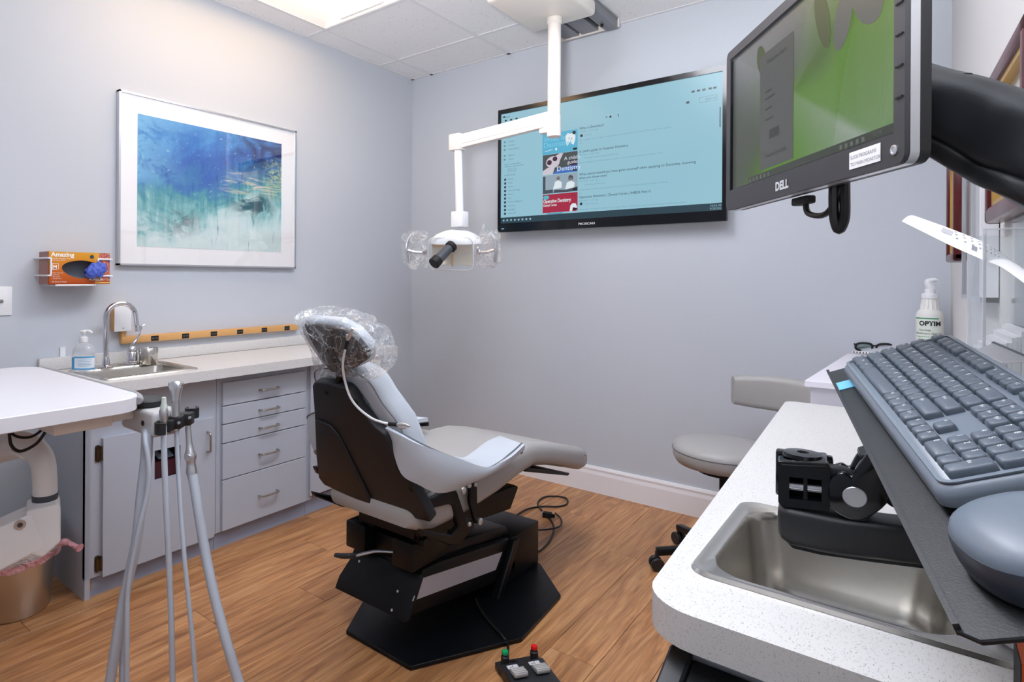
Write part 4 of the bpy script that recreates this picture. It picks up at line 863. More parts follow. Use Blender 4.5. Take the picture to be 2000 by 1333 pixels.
# ================================================================ dental light on its ceiling track
r = thing('dental_light', (-1.352, 2.62, CEIL-0.05), 'ivory ceiling-mounted dental light with plastic-wrapped lamp head', 'dental light')
tk = thing('ceiling_track', (-1.39, 2.8, CEIL-0.06), 'grey metal ceiling track behind the dental light mount', 'ceiling track')
obj('track_body', join(box(-1.555, -1.225, 2.45, 3.11, CEIL-0.012, CEIL-0.002), box(-1.53, -1.44, 2.45, 3.10, CEIL-0.045, CEIL-0.012, 0.004), box(-1.425, -1.33, 2.45, 3.10, CEIL-0.045, CEIL-0.012, 0.004), box(-1.29, -1.225, 2.45, 3.10, CEIL-0.06, CEIL-0.012, 0.004)), mat('track_grey', (138, 140, 146), 0.45, 0.3), tk)
obj('end_cap', join(box(-1.56, -1.22, 3.10, 3.116, CEIL-0.05, CEIL-0.002, 0.003)), ivory_m, tk)
obj('track_slot', join(box(-1.44, -1.425, 2.45, 3.098, CEIL-0.03, CEIL-0.014), box(-1.33, -1.29, 2.45, 3.098, CEIL-0.022, CEIL-0.014)), rubber_m, tk, smooth=0)
obj('track_knob', cyl((-1.27, 3.0, CEIL-0.06), (-1.27, 3.0, CEIL-0.072), 0.008, 12), rubber_m, tk)
px_, py_ = -1.345, 2.62
obj('mount_plate', box(-1.515, -1.18, 2.28, 2.72, CEIL-0.135, CEIL-0.062, 0.018, 3), ivory_m, r)
obj('mount_collar', cyl((px_, py_, CEIL-0.165), (px_, py_, CEIL-0.133), 0.036, 24, b=0.004), ivory_m, r)
obj('post', cyl((px_, py_, 1.868), (px_, py_, CEIL-0.15), 0.031, 24), ivory_m, r)
obj('post_socket', join(cyl((px_, py_, 1.862), (px_, py_, 1.965), 0.0335, 24, b=0.003)), ivory_m, r)
A = Vector((px_-0.02, py_, 1.95)); B = WP(893, 276, 1, 2.52)
axd = (B-A).normalized()
def bar(a, b, wd, hh, rr=0.004):
    a, b = Vector(a), Vector(b); d = b-a; z = Vector((0, 0, 1)); y = d.cross(z).normalized(); z2 = y.cross(d.normalized()).normalized()
    M = Matrix(((d.normalized().x, y.x, z2.x, a.x), (d.normalized().y, y.y, z2.y, a.y), (d.normalized().z, y.z, z2.z, a.z), (0, 0, 0, 1)))
    return xf(box(0, d.length, -wd/2, wd/2, -hh/2, hh/2, rr), M)
obj('arm', bar(A+Vector((0.0, 0, 0.01)), B, 0.045, 0.05), ivory_m, r)
obj('arm_lower_link', bar(A+Vector((0, 0, -0.022)), B+Vector((0, 0, -0.03)), 0.038, 0.026), ivory_m, r)
obj('arm_bracket', box(px_-0.07, px_-0.02, py_-0.02, py_+0.02, 1.885, 1.925, 0.004), ivory_m, r)
obj('arm_end', xf(box(-0.035, 0.035, -0.03, 0.03, -0.05, 0.035, 0.006), T(*B)), ivory_m, r)
D0 = B+Vector((0.005, 0, -0.04)); D1 = WP(898, 425, 1, 2.52)
obj('drop_tube', cyl(D0, D1, 0.021, 20), whitep_m, r)
obj('yoke_block', xf(box(-0.035, 0.035, -0.03, 0.03, -0.05, 0.03, 0.004), T(*D1)), whitep_m, r)
# lamp head : local frame facing the camera side
HC = WP(882, 487, 1, 2.50); MH = Matrix.Translation(HC) @ RZ(28) @ RX(12)      # local -Y faces the room
def hs(x, y, z): return MH @ Vector((x, y, z))
cap = []
for z, a, b_ in ((0.03, 0.135, 0.06), (0.055, 0.125, 0.06), (0.075, 0.10, 0.05), (0.09, 0.065, 0.04), (0.098, 0.03, 0.025)):
    cap.append([hs(x+0.02, y+0.02, z) for x, y in sup(a, b_, 24, 2.8)])
obj('lamp_hood', loft(cap), whitep_m, r)
# reflector (warm tinted dish) and clear shield
obj('reflector', sheet(lambda u, v: hs(-0.105+0.21*u, 0.045-0.05*((u-0.5)**2*4*0.5+(v-0.5)**2*4*0.5), -0.085+0.13*v), 14, 10, 0.003), mat('dichroic_reflector', (226, 214, 196), 0.25, 0.1), r)
sr_ = [[hs(x, y, z) for x, z in rrect(0.23*s, 0.17*s2, 0.035, 5, 0, -0.02)] for y, s, s2 in ((-0.03, 1.0, 1.0), (-0.045, 0.98, 0.97), (-0.052, 0.9, 0.86))]
obj('front_shield', loft(sr_), acryl_m, r)
obj('shield_rim', tube([hs(x, -0.03, z) for x, z in rrect(0.23, 0.17, 0.035, 5, 0, -0.02)]+[hs(*(lambda p: (p[0], -0.03, p[1]))(rrect(0.23, 0.17, 0.035, 5, 0, -0.02)[0]))], 0.0035, 6, 1, False), acryl_edge_m, r)
obj('reflector_panel', join(xf(box(-0.10, 0.03, 0.0, 0.004, 0.01, 0.04, 0.001), MH), xf(box(-0.002, 0.008, -0.01, -0.006, -0.09, -0.02), MH)), mat('amber_panel', (222, 172, 104), 0.35), r)
obj('bulb_housing', join(cyl(hs(0.005, -0.05, 0.022), hs(-0.055, -0.13, -0.035), 0.022, 20, 0.027, 0.002)), dgrey_m, r)
obj('bulb_cap', cyl(hs(0.012, -0.04, 0.028), hs(-0.001, -0.058, 0.016), 0.03, 20, b=0.003), rubber_m, r)
obj('bulb_cap', cyl(hs(-0.05, -0.123, -0.03), hs(-0.07, -0.15, -0.05), 0.03, 20, 0.031, 0.003), rubber_m, r)
for s in (-1, 1):
    hpts = [hs(s*0.205, -0.03, 0.085), hs(s*0.225, -0.035, 0.05), hs(s*0.232, -0.04, 0.0), hs(s*0.225, -0.04, -0.06)]
    obj('handle', join(tube(hpts, [0.008, 0.01, 0.011, 0.009], 10, 5), tube([hs(s*0.23, -0.04, 0.005), hs(s*0.19, -0.03, -0.01), hs(s*0.14, -0.01, -0.015)], [0.007, 0.009, 0.008], 8, 4)), alu_m, r)
    obj('handle_knob', lathe([(0, 0), (0.015, 0), (0.017, 0.006), (0.013, 0.014), (0.017, 0.02), (0, 0.024)], 7, Matrix.Translation(hs(s*0.15, -0.012, -0.015)) @ (MH.to_3x3() @ Vector((-s, 0, 0))).to_track_quat('Z', 'Y').to_matrix().to_4x4()), chrome_m, r)
    def wrap(u, v, s=s):
        a = 2*math.pi*v; x = s*(0.12+0.135*u); rr = 0.05+0.035*math.sin(math.pi*u*0.8+0.3)
        n_ = 1+0.55*noise.noise(Vector((u*4, math.cos(a)*2, math.sin(a)*2+s*7)))
        return hs(x, -0.02+0.45*rr*n_*math.cos(a), 0.005+rr*1.15*n_*math.sin(a))
    obj('plastic_sleeve', sheet(wrap, 14, 22), film_m, r)

# ================================================================ dental chair (long axis along +Y, head end toward the doorway)
def WL(px, py, M, h=0.0):
    """intersection of a sight line with the plane z=h of frame M, in local x,y"""
    Mi = M.inverted(); o = Mi @ Vector((0, 0, CAMZ)); d = Mi.to_3x3() @ ray(px, py); t = (h-o.z)/d.z; p = o+d*t; return (p.x, p.y)
def Z3(x, y): return (560+x/3.0297, 580+y/3.0297)
def Z4(x, y): return (600+x/2.943, 880+y/2.943)
CX = -1.31
ch = thing('dental_chair', (CX, 1.8, 0), 'grey vinyl dental chair with black back shell, seen from behind', 'dental chair')
# --- base
plate = [(-1.458, 1.384), (-1.173, 1.38), (-0.99, 1.722), (-1.014, 2.05), (-1.19, 2.22), (-1.44, 2.22), (-1.62, 2.05), (-1.635, 1.722)]
obj('base_plate', prism(plate, 0.014, T(0, 0, 0.001), 0.002, 1), blackm_m, ch, smooth=0)
obj('base_tower', join(box(-1.47, -1.195, 1.97, 2.215, 0.0152, 0.192, 0.006)), blackm_m, ch)
for s in (-1.20, -1.475):
    obj('tower_gusset', prism([(1.862, 0.0152), (1.90, 0.0152), (2.03, 0.19), (1.985, 0.192)], 0.03, Matrix(((0, 0, 1, s-(0.0 if s > -1.3 else 0.015)), (1, 0, 0, 0), (0, 1, 0, 0), (0, 0, 0, 1))), 0.003, 1), blackm_m, ch)
def sideprism(pts, x0, x1, rr=0.0, seg=1):
    return prism(pts, x1-x0, Matrix(((0, 0, 1, x0), (1, 0, 0, 0), (0, 1, 0, 0), (0, 0, 0, 1))), rr, seg)
beam = [(1.425, 0.14), (1.40, 0.15), (1.475, 0.268), (1.56, 0.262), (2.03, 0.185), (2.03, 0.06), (1.9, 0.06)]
obj('lift_beam', sideprism(beam, -1.505, -1.195, 0.008, 2), blackm_m, ch)
obj('beam_stripe', join(sideprism([(1.412, 0.192), (1.462, 0.243), (1.93, 0.162), (1.885, 0.112)], -1.1955, -1.193)), mat('stripe_silver_grey', (176, 176, 186), 0.4), ch, smooth=0)
cov = prism([(-0.165, 0.0), (0.15, 0.0), (0.16, 0.01), (0.16, 0.135), (0.15, 0.142), (-0.13, 0.142), (-0.165, 0.04)], 0.012, frame((-1.35, 1.395, 0.13), (1, 0, 0), (0, 0.5, 0.87)), 0.003, 2)
obj('end_cover', cov, blackm_m, ch)
for x, y in ((-0.10, 0.105), (0.09, 0.07), (0.09, 0.015)):
    p = frame((-1.35, 1.395, 0.13), (1, 0, 0), (0, 0.5, 0.87)) @ Vector((x, y, 0.012)); obj('cover_screw', cyl(p, p+Vector((0, -0.002, 0.001)), 0.004, 10), alu_m, ch)
obj('seat_mount', join(box(-1.50, -1.41, 1.42, 1.56, 0.27, 0.36, 0.006), box(-1.29, -1.20, 1.42, 1.60, 0.27, 0.36, 0.006), box(-1.41, -1.29, 1.47, 1.75, 0.26, 0.33, 0.004)), blackm_m, ch)
obj('beam_shroud', sideprism([(1.50, 0.265), (1.62, 0.288), (2.0, 0.23), (2.03, 0.19)], -1.47, -1.22, 0.008, 2), blackm_m, ch)
obj('release_lever', join(tube([(-1.40, 1.37, 0.285), (-1.36, 1.39, 0.30), (-1.33, 1.40, 0.31), (-1.28, 1.42, 0.315)], [0.008, 0.008, 0.007, 0.006], 8, 4, flat=0.6)), alu_m, ch)
obj('lever_grip', tube([(-1.475, 1.35, 0.272), (-1.44, 1.36, 0.275), (-1.395, 1.372, 0.287)], [0.009, 0.012, 0.011], 10, 4, flat=0.7), blackp_m, ch)
# --- seat tray and frame under the cushions
obj('seat_tray', join(sideprism([(1.42, 0.375), (1.60, 0.345), (2.0, 0.30), (2.06, 0.37), (2.03, 0.385), (1.6, 0.41), (1.42, 0.43)], -1.44, -1.20, 0.004)), blackm_m, ch)
obj('foot_plate_under', sideprism([(1.93, 0.482), (2.285, 0.378), (2.30, 0.385), (1.95, 0.492)], -1.42, -1.10, 0.002), blackm_m, ch)
# --- seat and leg rest cushion
prof = [(1.335, .50, .45, .17), (1.36, .545, .44, .195), (1.42, .562, .43, .21), (1.55, .562, .432, .215), (1.75, .568, .452, .22), (1.90, .578, .476, .22), (2.00, .574, .484, .22), (2.12, .548, .458, .22), (2.3, .498, .404, .215), (2.43, .46, .362, .21), (2.50, .438, .352, .195), (2.535, .415, .365, .175)]
rings = []
for y, zt, zb, hw in prof:
    rings.append([(CX+p[0], y, p[1]) for p in rrect(hw*2, zt-zb, min(0.036, (zt-zb)/2.2), 5, 0, (zt+zb)/2)])
obj('seat_cushion', loft(rings), vinyl2_m, ch, smooth=60)
for s in (1, -1):
    obj('seat_piping', tube([(CX+s*(hw-0.004), y, zt-0.03) for y, zt, zb, hw in prof[1:]], 0.002, 6, 4), seam_m, ch)
# --- back shell and cushion
MBK = frame((0, 1.21, 0.885), (1, 0, 0), (0, -0.413, 1))     # local z looks to the doorway
def bl(x, z): return (x, (z-0.885)*1.082)
shell = [bl(-1.41, .868), bl(-1.395, .882), bl(-1.33, .886), bl(-1.26, .882), bl(-1.245, .87), bl(-1.225, .82), bl(-1.185, .77), bl(-1.155, .755), bl(-1.146, .73), bl(-1.142, .65), bl(-1.10, .61), bl(-1.066, .505), bl(-1.075, .495), bl(-1.19, .485), bl(-1.335, .482), bl(-1.52, .503), bl(-1.54, .53), bl(-1.51, .62), bl(-1.45, .762)]
obj('back_shell', prism(shell, 0.034, MBK @ T(0, 0, -0.006), 0.013, 3), shell_m, ch)
rid = [bl(-1.442, .757), bl(-1.38, .75), bl(-1.352, .722), bl(-1.30, .53), bl(-1.30, .495), bl(-1.335, .492), bl(-1.51, .512), bl(-1.528, .535), bl(-1.5, .62)]
obj('shell_ridge', prism(rid, 0.012, MBK @ T(0, 0, 0.0245), 0.009, 3), shell_m, ch)
for c in (Z3(230, 570), Z3(405, 625), Z3(262, 968), Z3(730, 1150)):
    x, y = WL(*c, MBK, 0.03); obj('shell_screw', lathe([(0, 0), (0.009, 0), (0.008, 0.004), (0, 0.005)], 12, MBK @ T(x, y, 0.026)), blackm_m, ch)
wing = [WL(*Z3(*p), MBK, -0.02) for p in ((395, 520), (440, 525), (495, 600), (545, 690), (565, 725), (545, 735), (470, 640), (420, 580))]
obj('back_bracket', prism(wing, 0.02, MBK @ T(0, 0, -0.03), 0.005, 2), blackm_m, ch)
cus = []
cc = Vector((CX, -0.22, 0))
core = [bl(-1.435, .85), bl(-1.425, .89), bl(-1.38, .908), bl(-1.31, .912), bl(-1.235, .908), bl(-1.19, .885), bl(-1.165, .83), bl(-1.12, .76), bl(-1.105, .65), bl(-1.09, .56), bl(-1.53, .56), bl(-1.51, .65), bl(-1.48, .76)]
obj('back_cushion', prism(core, 0.085, MBK @ T(0, 0, -0.095), 0.028, 4), vinyl_m, ch)
obj('cushion_piping', tube([MBK @ Vector((p[0], p[1], -0.008)) for p in core]+[MBK @ Vector((core[0][0], core[0][1], -0.008))], 0.0022, 6, 3), seam_m, ch)
# --- sling arms
def sling(s):
    def mx(p): return Vector((p.x if s > 0 else 2*CX-p.x, p.y, p.z))
    def cv(l): return spline([mx(WP(*Z3(x, y), 0, X)) for x, y, X in l], 6)
    pip = cv([(600, 765, -1.165), (700, 820, -1.11), (830, 890, -1.055), (990, 955, -1.03), (1180, 1015, -1.022), (1300, 945, -1.026), (1388, 868, -1.034)])
    low = cv([(640, 850, -1.15), (690, 1030, -1.125), (780, 1092, -1.085), (905, 1142, -1.05), (1090, 1075, -1.032), (1280, 985, -1.03), (1384, 900, -1.036)])
    pad = cv([(1010, 960, -1.04), (1130, 998, -1.035), (1190, 1010, -1.024), (1300, 945, -1.027), (1388, 868, -1.034)])
    inn = cv([(985, 945, -1.07), (1050, 950, -1.09), (1110, 912, -1.115), (1185, 856, -1.135), (1262, 823, -1.145)])
    def strip_(A, B, bulge, dirv):
        n = len(A)-1
        def f(u, v):
            i = u*n; k = min(int(i), n-1); t = i-k; a = A[k].lerp(A[k+1], t); b = B[k].lerp(B[k+1], t)
            return a.lerp(b, v)+dirv*(math.sin(math.pi*v)*bulge*(math.sin(math.pi*min(u+0.15, 1))))
        return sheet(f, 36, 8, 0.014)
    return strip_(pip, low, 0.014, Vector((s, 0, 0))), strip_(pad, inn, 0.006, Vector((0, 0, 1))), pip, low, inn
for s in (1, -1):
    bm, pd, top, bot, inn = sling(s)
    obj('arm_sling', bm, vinyl_m, ch, smooth=60)
    obj('arm_pad', pd, vinyl_m, ch, smooth=60)
    obj('arm_piping', tube([p+Vector((s*0.002, 0, 0.001)) for p in top[::3]], 0.0026, 6, 3), seam_m, ch)
    sm = [bot[18]+Vector((s*0.003, 0, 0)), bot[18].lerp(top[18], 0.5)+Vector((s*0.0165, 0, 0)), top[18]+Vector((s*0.003, 0, 0))]
    obj('arm_seam', tube(sm, 0.0012, 6, 4), seam_m, ch)
    xo = -1.075 if s > 0 else 2*CX+1.075
    obj('arm_link', sideprism([WP(*Z4(*p), 0, -1.06)[1:] for p in ((955, 180), (975, 172), (990, 182), (992, 300), (1018, 400), (1010, 425), (990, 430), (975, 400), (950, 300))], xo-0.007, xo+0.007, 0.003), blackm_m, ch)
    obj('arm_post', sideprism([WP(*Z4(*p), 0, -1.07)[1:] for p in ((700, 300), (760, 285), (840, 228), (890, 240), (945, 410), (985, 400), (990, 450), (905, 555), (850, 560), (700, 500), (690, 470), (860, 500), (900, 450), (870, 330), (845, 320), (720, 350))], xo-0.035, xo-0.012, 0.004), blackm_m, ch)
    for c, rr in (((908, 235), 0.011), ((940, 205), 0.008), ((975, 200), 0.007), ((1003, 412), 0.011), ((940, 428), 0.007)):
        p = WP(*Z4(*c), 0, -1.06); p.x = xo; obj('arm_bolt', lathe([(0, 0), (rr, 0), (rr, 0.005), (rr*0.6, 0.008), (0, 0.008)], 14, T(p.x+s*0.007, p.y, p.z) @ RY(90*s)), alu_m, ch)
    pts = [bot[-1].lerp(inn[-1], t) for t in (0.0, 0.5, 1.0)]
    obj('arm_tip_plate', tube([p+Vector((0, 0.004, -0.012)) for p in pts], 0.008, 8, 4), blackm_m, ch)
for x in (-1.42, -1.20):
    obj('back_strut', bar((x, 1.385, 0.50), (x, 1.45, 0.36), 0.03, 0.018, 0.003), blackm_m, ch)
    obj('strut_pin', cyl((x-0.025, 1.45, 0.365), (x+0.03, 1.45, 0.365), 0.013, 14, b=0.002), blackm_m, ch)
obj('recline_bar', join(tube([(-1.52, 1.40, 0.50), (-1.53, 1.43, 0.455), (-1.50, 1.46, 0.42), (-1.42, 1.48, 0.40)], 0.014, 8, 4)), blackm_m, ch)
# --- head rest
MHR = frame((CX, 1.185, 0.96), (1, 0, 0), (0, -0.42, 1))
hpoly = [WL(*Z3(*p), MHR) for p in ((112, 148), (180, 158), (260, 172), (350, 185), (430, 240), (500, 325), (492, 362), (425, 410), (345, 442), (275, 438), (205, 335), (150, 240))]
obj('headrest_shell', prism(hpoly[::-1], 0.018, MHR @ T(0, 0, -0.006), 0.006, 2), mat('headrest_shell_grey', (34, 34, 40), 0.35), ch)
hc = [WL(*Z3(*p), MHR, -0.03) for p in ((100, 138), (130, 112), (230, 120), (330, 128), (425, 178), (500, 262), (525, 322), (508, 372), (450, 400), (350, 415), (250, 405), (170, 290), (120, 205))]
obj('headrest_cushion', prism(hc[::-1], 0.042, MHR @ T(0, 0, -0.05), 0.018, 3), vinyl_m, ch)
obj('headrest_hinge', join(tube([MHR @ Vector((*WL(*Z3(*p), MHR, 0.02), 0.016)) for p in ((255, 200), (262, 300), (295, 380), (310, 430))], [0.012, 0.018, 0.015, 0.012], 10, 4, flat=0.4)), blackm_m, ch)
pa = MHR @ Vector((*WL(*Z3(305, 400), MHR), 0)); obj('headrest_post', bar(pa, (CX-0.0, 1.215, 0.865), 0.012, 0.035, 0.003), blackm_m, ch)
bo = [WL(*Z3(*p), MHR) for p in ((45, 112), (115, 92), (200, 108), (310, 118), (400, 160), (470, 212), (535, 300), (570, 380), (572, 450), (535, 485), (450, 478), (370, 470), (300, 478), (230, 440), (180, 340), (130, 230))]
bo = [(p.x, p.y) for p in spline([(*p, 0) for p in bo]+[(*bo[0], 0)], 5)][:-1]
cen = (sum(p[0] for p in bo)/len(bo), sum(p[1] for p in bo)/len(bo))
rings = []
for z, s in ((-0.09, 0.55), (-0.085, 0.8), (-0.06, 0.97), (-0.02, 1.0), (0.012, 0.985), (0.03, 0.86), (0.034, 0.5), (0.034, 0.15)):
    rg = []
    for i, p in enumerate(bo):
        a = i/len(bo)*6.283; k = s*(1+0.05*noise.noise(Vector((math.cos(a)*4, math.sin(a)*4, z*30)))); zz_ = z+0.014*noise.noise(Vector((p[0]*18, p[1]*18, z*20)))+0.006*noise.noise(Vector((p[0]*60, p[1]*25, z*40)))
        rg.append(MHR @ Vector((cen[0]+(p[0]-cen[0])*k, cen[1]+(p[1]-cen[1])*k, zz_)))
    rings.append(rg)
cv = obj('headrest_cover', loft(rings), film_m, None, smooth=40)
tag(cv, 'clear plastic sleeve pulled over the dental chair headrest', 'plastic cover')

# ---- bib cord with two clips
r = thing('bib_cord', MBK @ Vector((-1.2, -0.1, 0.05)), 'white bib cord with two metal clips hanging over the chair back', 'bib cord')
cp = [MHR @ Vector((*WL(*Z3(*p), MHR, 0.045), 0.045)) for p in ((348, 305), (335, 370), (333, 430))] + [MBK @ Vector((*WL(*Z3(*p), MBK, 0.036), 0.036)) for p in ((345, 500), (372, 585), (420, 655), (500, 718), (560, 742), (605, 753))]
obj('cord', tube(cp, 0.0034, 8, 6), whitep_m, r)
c0 = MHR @ Vector((*WL(*Z3(348, 305), MHR, 0.045), 0.045)); c1 = MHR @ Vector((*WL(*Z3(360, 255), MHR, 0.045), 0.045)); c2 = MHR @ Vector((*WL(*Z3(390, 185), MHR, 0.04), 0.04))
obj('clip_sleeve', cyl(c0, c1, 0.0055, 10), rubber_m, r)
obj('clip', join(tube([c1, c1.lerp(c2, 0.4)+Vector((0.004, 0, 0.003)), c2], [0.004, 0.005, 0.003], 8, 3), tube([c1, c1.lerp(c2, 0.3)+Vector((-0.006, -0.002, 0.002)), c1.lerp(c2, 0.45)+Vector((-0.008, -0.004, -0.002))], [0.003, 0.0035, 0.002], 6, 3)), alu_m, r)
c0 = cp[-1]; c1 = MBK @ Vector((*WL(*Z3(655, 758), MBK, 0.034), 0.034)); c2 = MBK @ Vector((*WL(*Z3(728, 768), MBK, 0.03), 0.03))
obj('clip_sleeve', cyl(c0, c1, 0.0055, 10), rubber_m, r)
obj('clip', join(tube([c1, c1.lerp(c2, 0.5)+Vector((0, 0, 0.003)), c2], [0.005, 0.0045, 0.0025], 8, 3), tube([c1, c1.lerp(c2, 0.4)+Vector((0, -0.003, -0.006)), c1.lerp(c2, 0.8)+Vector((0, -0.002, -0.004))], [0.003, 0.0035, 0.002], 6, 3)), alu_m, r)

# ---- foot control
r = thing('foot_control', (-0.89, 1.53, 0), 'black foot control with green and red buttons on the wood floor', 'foot pedal')
MFC = frame(WP(1005, 1300, 2, 0.001), WP(1045, 1288, 2, 0.001)-WP(966, 1302, 2, 0.001), Vector((0.08, -0.09, 0)))
fx = (WP(1045, 1288, 2, 0.0)-WP(966, 1302, 2, 0.0)); fx.z = 0; fx.normalize(); fy = Vector((-fx.y, fx.x, 0))
O = (WP(966, 1306, 2, 0.0)+WP(1050, 1292, 2, 0.0))/2; MFC = frame((O.x, O.y, 0.001), fx, fy)     # -y runs toward the viewer
obj('housing', join(xf(box(-0.072, 0.072, -0.04, 0.0, 0, 0.02, 0.004), MFC), xf(box(-0.07, 0.07, -0.2, -0.036, 0, 0.034, 0.005), MFC)), blackp_m, r)
for x, nm, c in ((-0.046, 'green', (10, 150, 90)), (0.05, 'red', (215, 18, 24))):
    b = obj('button_post', lathe([(0, 0.018), (0.0125, 0.018), (0.0125, 0.044), (0.010, 0.046), (0.009, 0.052), (0, 0.052)], 18, MFC @ T(x, -0.02, 0)), blackp_m, r)
    tag(obj('button_cap', lathe([(0, 0.052), (0.0098, 0.052), (0.0102, 0.058), (0.009, 0.061), (0, 0.0615)], 18, MFC @ T(x, -0.02, 0)), mat('button_'+nm, c, 0.35), b), nm+' button cap')
for x in (-0.035, 0.035):
    p = obj('rocker', join(xf(box(-0.022, 0.022, -0.04, 0.0, -0.006, 0.006, 0.004), MFC @ T(x, -0.075, 0.038) @ RX(-8)), *[xf(cyl((-0.021, -0.008-0.009*k, 0.006), (0.021, -0.008-0.009*k, 0.006), 0.0025, 8), MFC @ T(x, -0.075, 0.038) @ RX(-8)) for k in range(4)]), mat('rocker_silver', (176, 174, 172), 0.4, 0.4), r)
    obj('label_plate', xf(box(-0.02, 0.014, -0.016, 0.0, 0, 0.001), MFC @ T(x, -0.05, 0.0343)), lgrey_m, r, smooth=0)
    obj('chair_symbol', join(*[xf(box(a, b_, -0.0006, 0.0006, 0, 0.0003), MFC @ T(x-0.004, -0.058, 0.0354) @ RZ(an)) for a, b_, an in ((-0.012, 0.0, 20), (0.0, 0.008, 60), (0.0, 0.006, -70))]), ink_m, r, smooth=0)
obj('cable', tube([MFC @ Vector((0.006, -0.04, 0.026)), MFC @ Vector((-0.012, -0.02, 0.024)), MFC @ Vector((-0.028, 0.004, 0.012)), WP(992, 1262, 2, 0.006), WP(978, 1240, 2, 0.02), WP(955, 1215, 2, 0.021), WP(938, 1190, 2, 0.021), WP(930, 1170, 2, 0.022)], 0.0042, 8, 6), cable, r)

# ---- power cord on the floor beyond the chair
r = thing('power_cord', (-1.4, 2.7, 0), 'looped black power cord with a plug on the floor behind the chair', 'power cord')
path = [(1010, 1006), (1030, 995), (1058, 990), (1090, 990), (1107, 985), (1106, 974), (1085, 970), (1062, 972), (1050, 984), (1060, 1000), (1072, 1012), (1082, 1030), (1075, 1055), (1058, 1074), (1048, 1080)]
obj('cord', tube([WP(a, b, 2, 0.006) for a, b in path], 0.0045, 8, 5), cable, r)
obj('cord_tail', tube([WP(a, b, 2, 0.011) for a, b in ((1085, 1003), (1096, 1015), (1094, 1028), (1075, 1034), (1052, 1036))], 0.0042, 8, 5), cable, r)
p = WP(1068, 1006, 2, 0.014); obj('plug', join(xf(box(-0.02, 0.024, -0.014, 0.014, -0.013, 0.013, 0.004), T(*p) @ RZ(15)), xf(box(0.024, 0.04, -0.008, 0.008, -0.008, 0.008, 0.003), T(*p) @ RZ(15))), rubber_m, r)
obj('plug_face', xf(box(-0.023, -0.02, -0.011, 0.011, -0.01, 0.01), T(*p) @ RZ(15)), whitep_m, r, smooth=0)

# ================================================================ right-hand counter
def LX(y): return -0.265-(y-0.83)*0.041      # left edge follows the out-of-square wall
r = thing('side_counter', (-0.07, 1.5, 0.757), 'speckled white countertop with rounded end at the right foreground', 'countertop')
y0, y1 = 0.732, 2.226; rr = 0.062; poly = []
for k in range(9):
    a = R(180+90*k/8); poly.append((LX(y0)+rr+rr*math.cos(a), y0+rr+rr*math.sin(a)))
poly += [(WR(y0)-0.003, y0), (WR(y1)-0.003, y1)]
for k in range(6):
    a = R(90+90*k/5); poly.append((LX(y1)+0.03+0.03*math.cos(a), y1-0.03+0.03*math.sin(a)))
SR = (-0.236, 0.098, 0.838, 1.166)
obj('worktop', slab_with_hole(poly, rrect(0.30, 0.30, 0.05, 5, -0.075, 1.003), 0.757, 0.8), lam_m, r, smooth=30)
sink('sink', *SR, 0.8, -0.212, 0.04, 0.862, 1.148, 0.15, 'square stainless sink in the right foreground counter', 0.05)
cabr = thing('side_cabinet', (-0.05, 1.45, 0), 'pale grey cabinet below the right foreground counter', 'cabinet')
def wprism(pts, z0, z1, rr=0): return prism(pts, z1-z0, T(0, 0, z0), rr, 1)
side_m = mat('pale_grey_cabinet', (206, 212, 222), 0.45)
obj('end_panel', wprism([(-0.222, 0.77), (WR(0.77)-0.004, 0.77), (WR(0.788)-0.004, 0.788), (-0.222, 0.788)], 0.081, 0.756), side_m, cabr, smooth=0)
obj('end_panel', wprism([(-0.285, 2.172), (WR(2.172)-0.004, 2.172), (WR(2.19)-0.004, 2.19), (-0.285, 2.19)], 0.081, 0.756), side_m, cabr, smooth=0)
obj('front_panel', wprism([(-0.222, 0.789), (-0.216, 0.789), (-0.279, 2.171), (-0.285, 2.171)], 0.081, 0.756), side_m, cabr, smooth=0)
obj('plinth', wprism([(-0.20, 0.79), (WR(0.79)-0.004, 0.79), (WR(2.17)-0.004, 2.17), (-0.26, 2.17)], 0.001, 0.08), toe_m, cabr, smooth=0)
# black sloped organiser hung on the cabinet end
r = thing('black_organizer', (-0.1, 0.7, 0.6), 'scuffed black plastic organizer hung below the front of the right counter', 'organizer')
a = WP(1309.5, 1251.8, 1, 0.764); b = WP(1507, 1333, 1, 0.764); zt = (a.z+b.z)/2
obj('bin', prism([(0.764, 0.35), (0.62, 0.35), (0.62, zt-0.10), (0.66, zt-0.045), (0.764, zt-0.008)], 0.30, Matrix(((0, 0, 1, a.x+0.025), (1, 0, 0, 0), (0, 1, 0, 0), (0, 0, 0, 1))), 0.003, 1), mat('scuffed_black', (26, 28, 32), 0.3, bump=0.3, bscale=150), r)
obj('end_cap', prism([(0.766, 0.35), (0.60, 0.35), (0.60, zt-0.085), (0.66, zt-0.035), (0.766, zt)], 0.026, Matrix(((0, 0, 1, a.x), (1, 0, 0, 0), (0, 1, 0, 0), (0, 0, 0, 1))), 0.003, 1), blackp_m, r)
obj('metal_edge', box(a.x+0.006, a.x+0.014, 0.597, 0.601, 0.36, zt-0.1), alu_m, r, smooth=0)
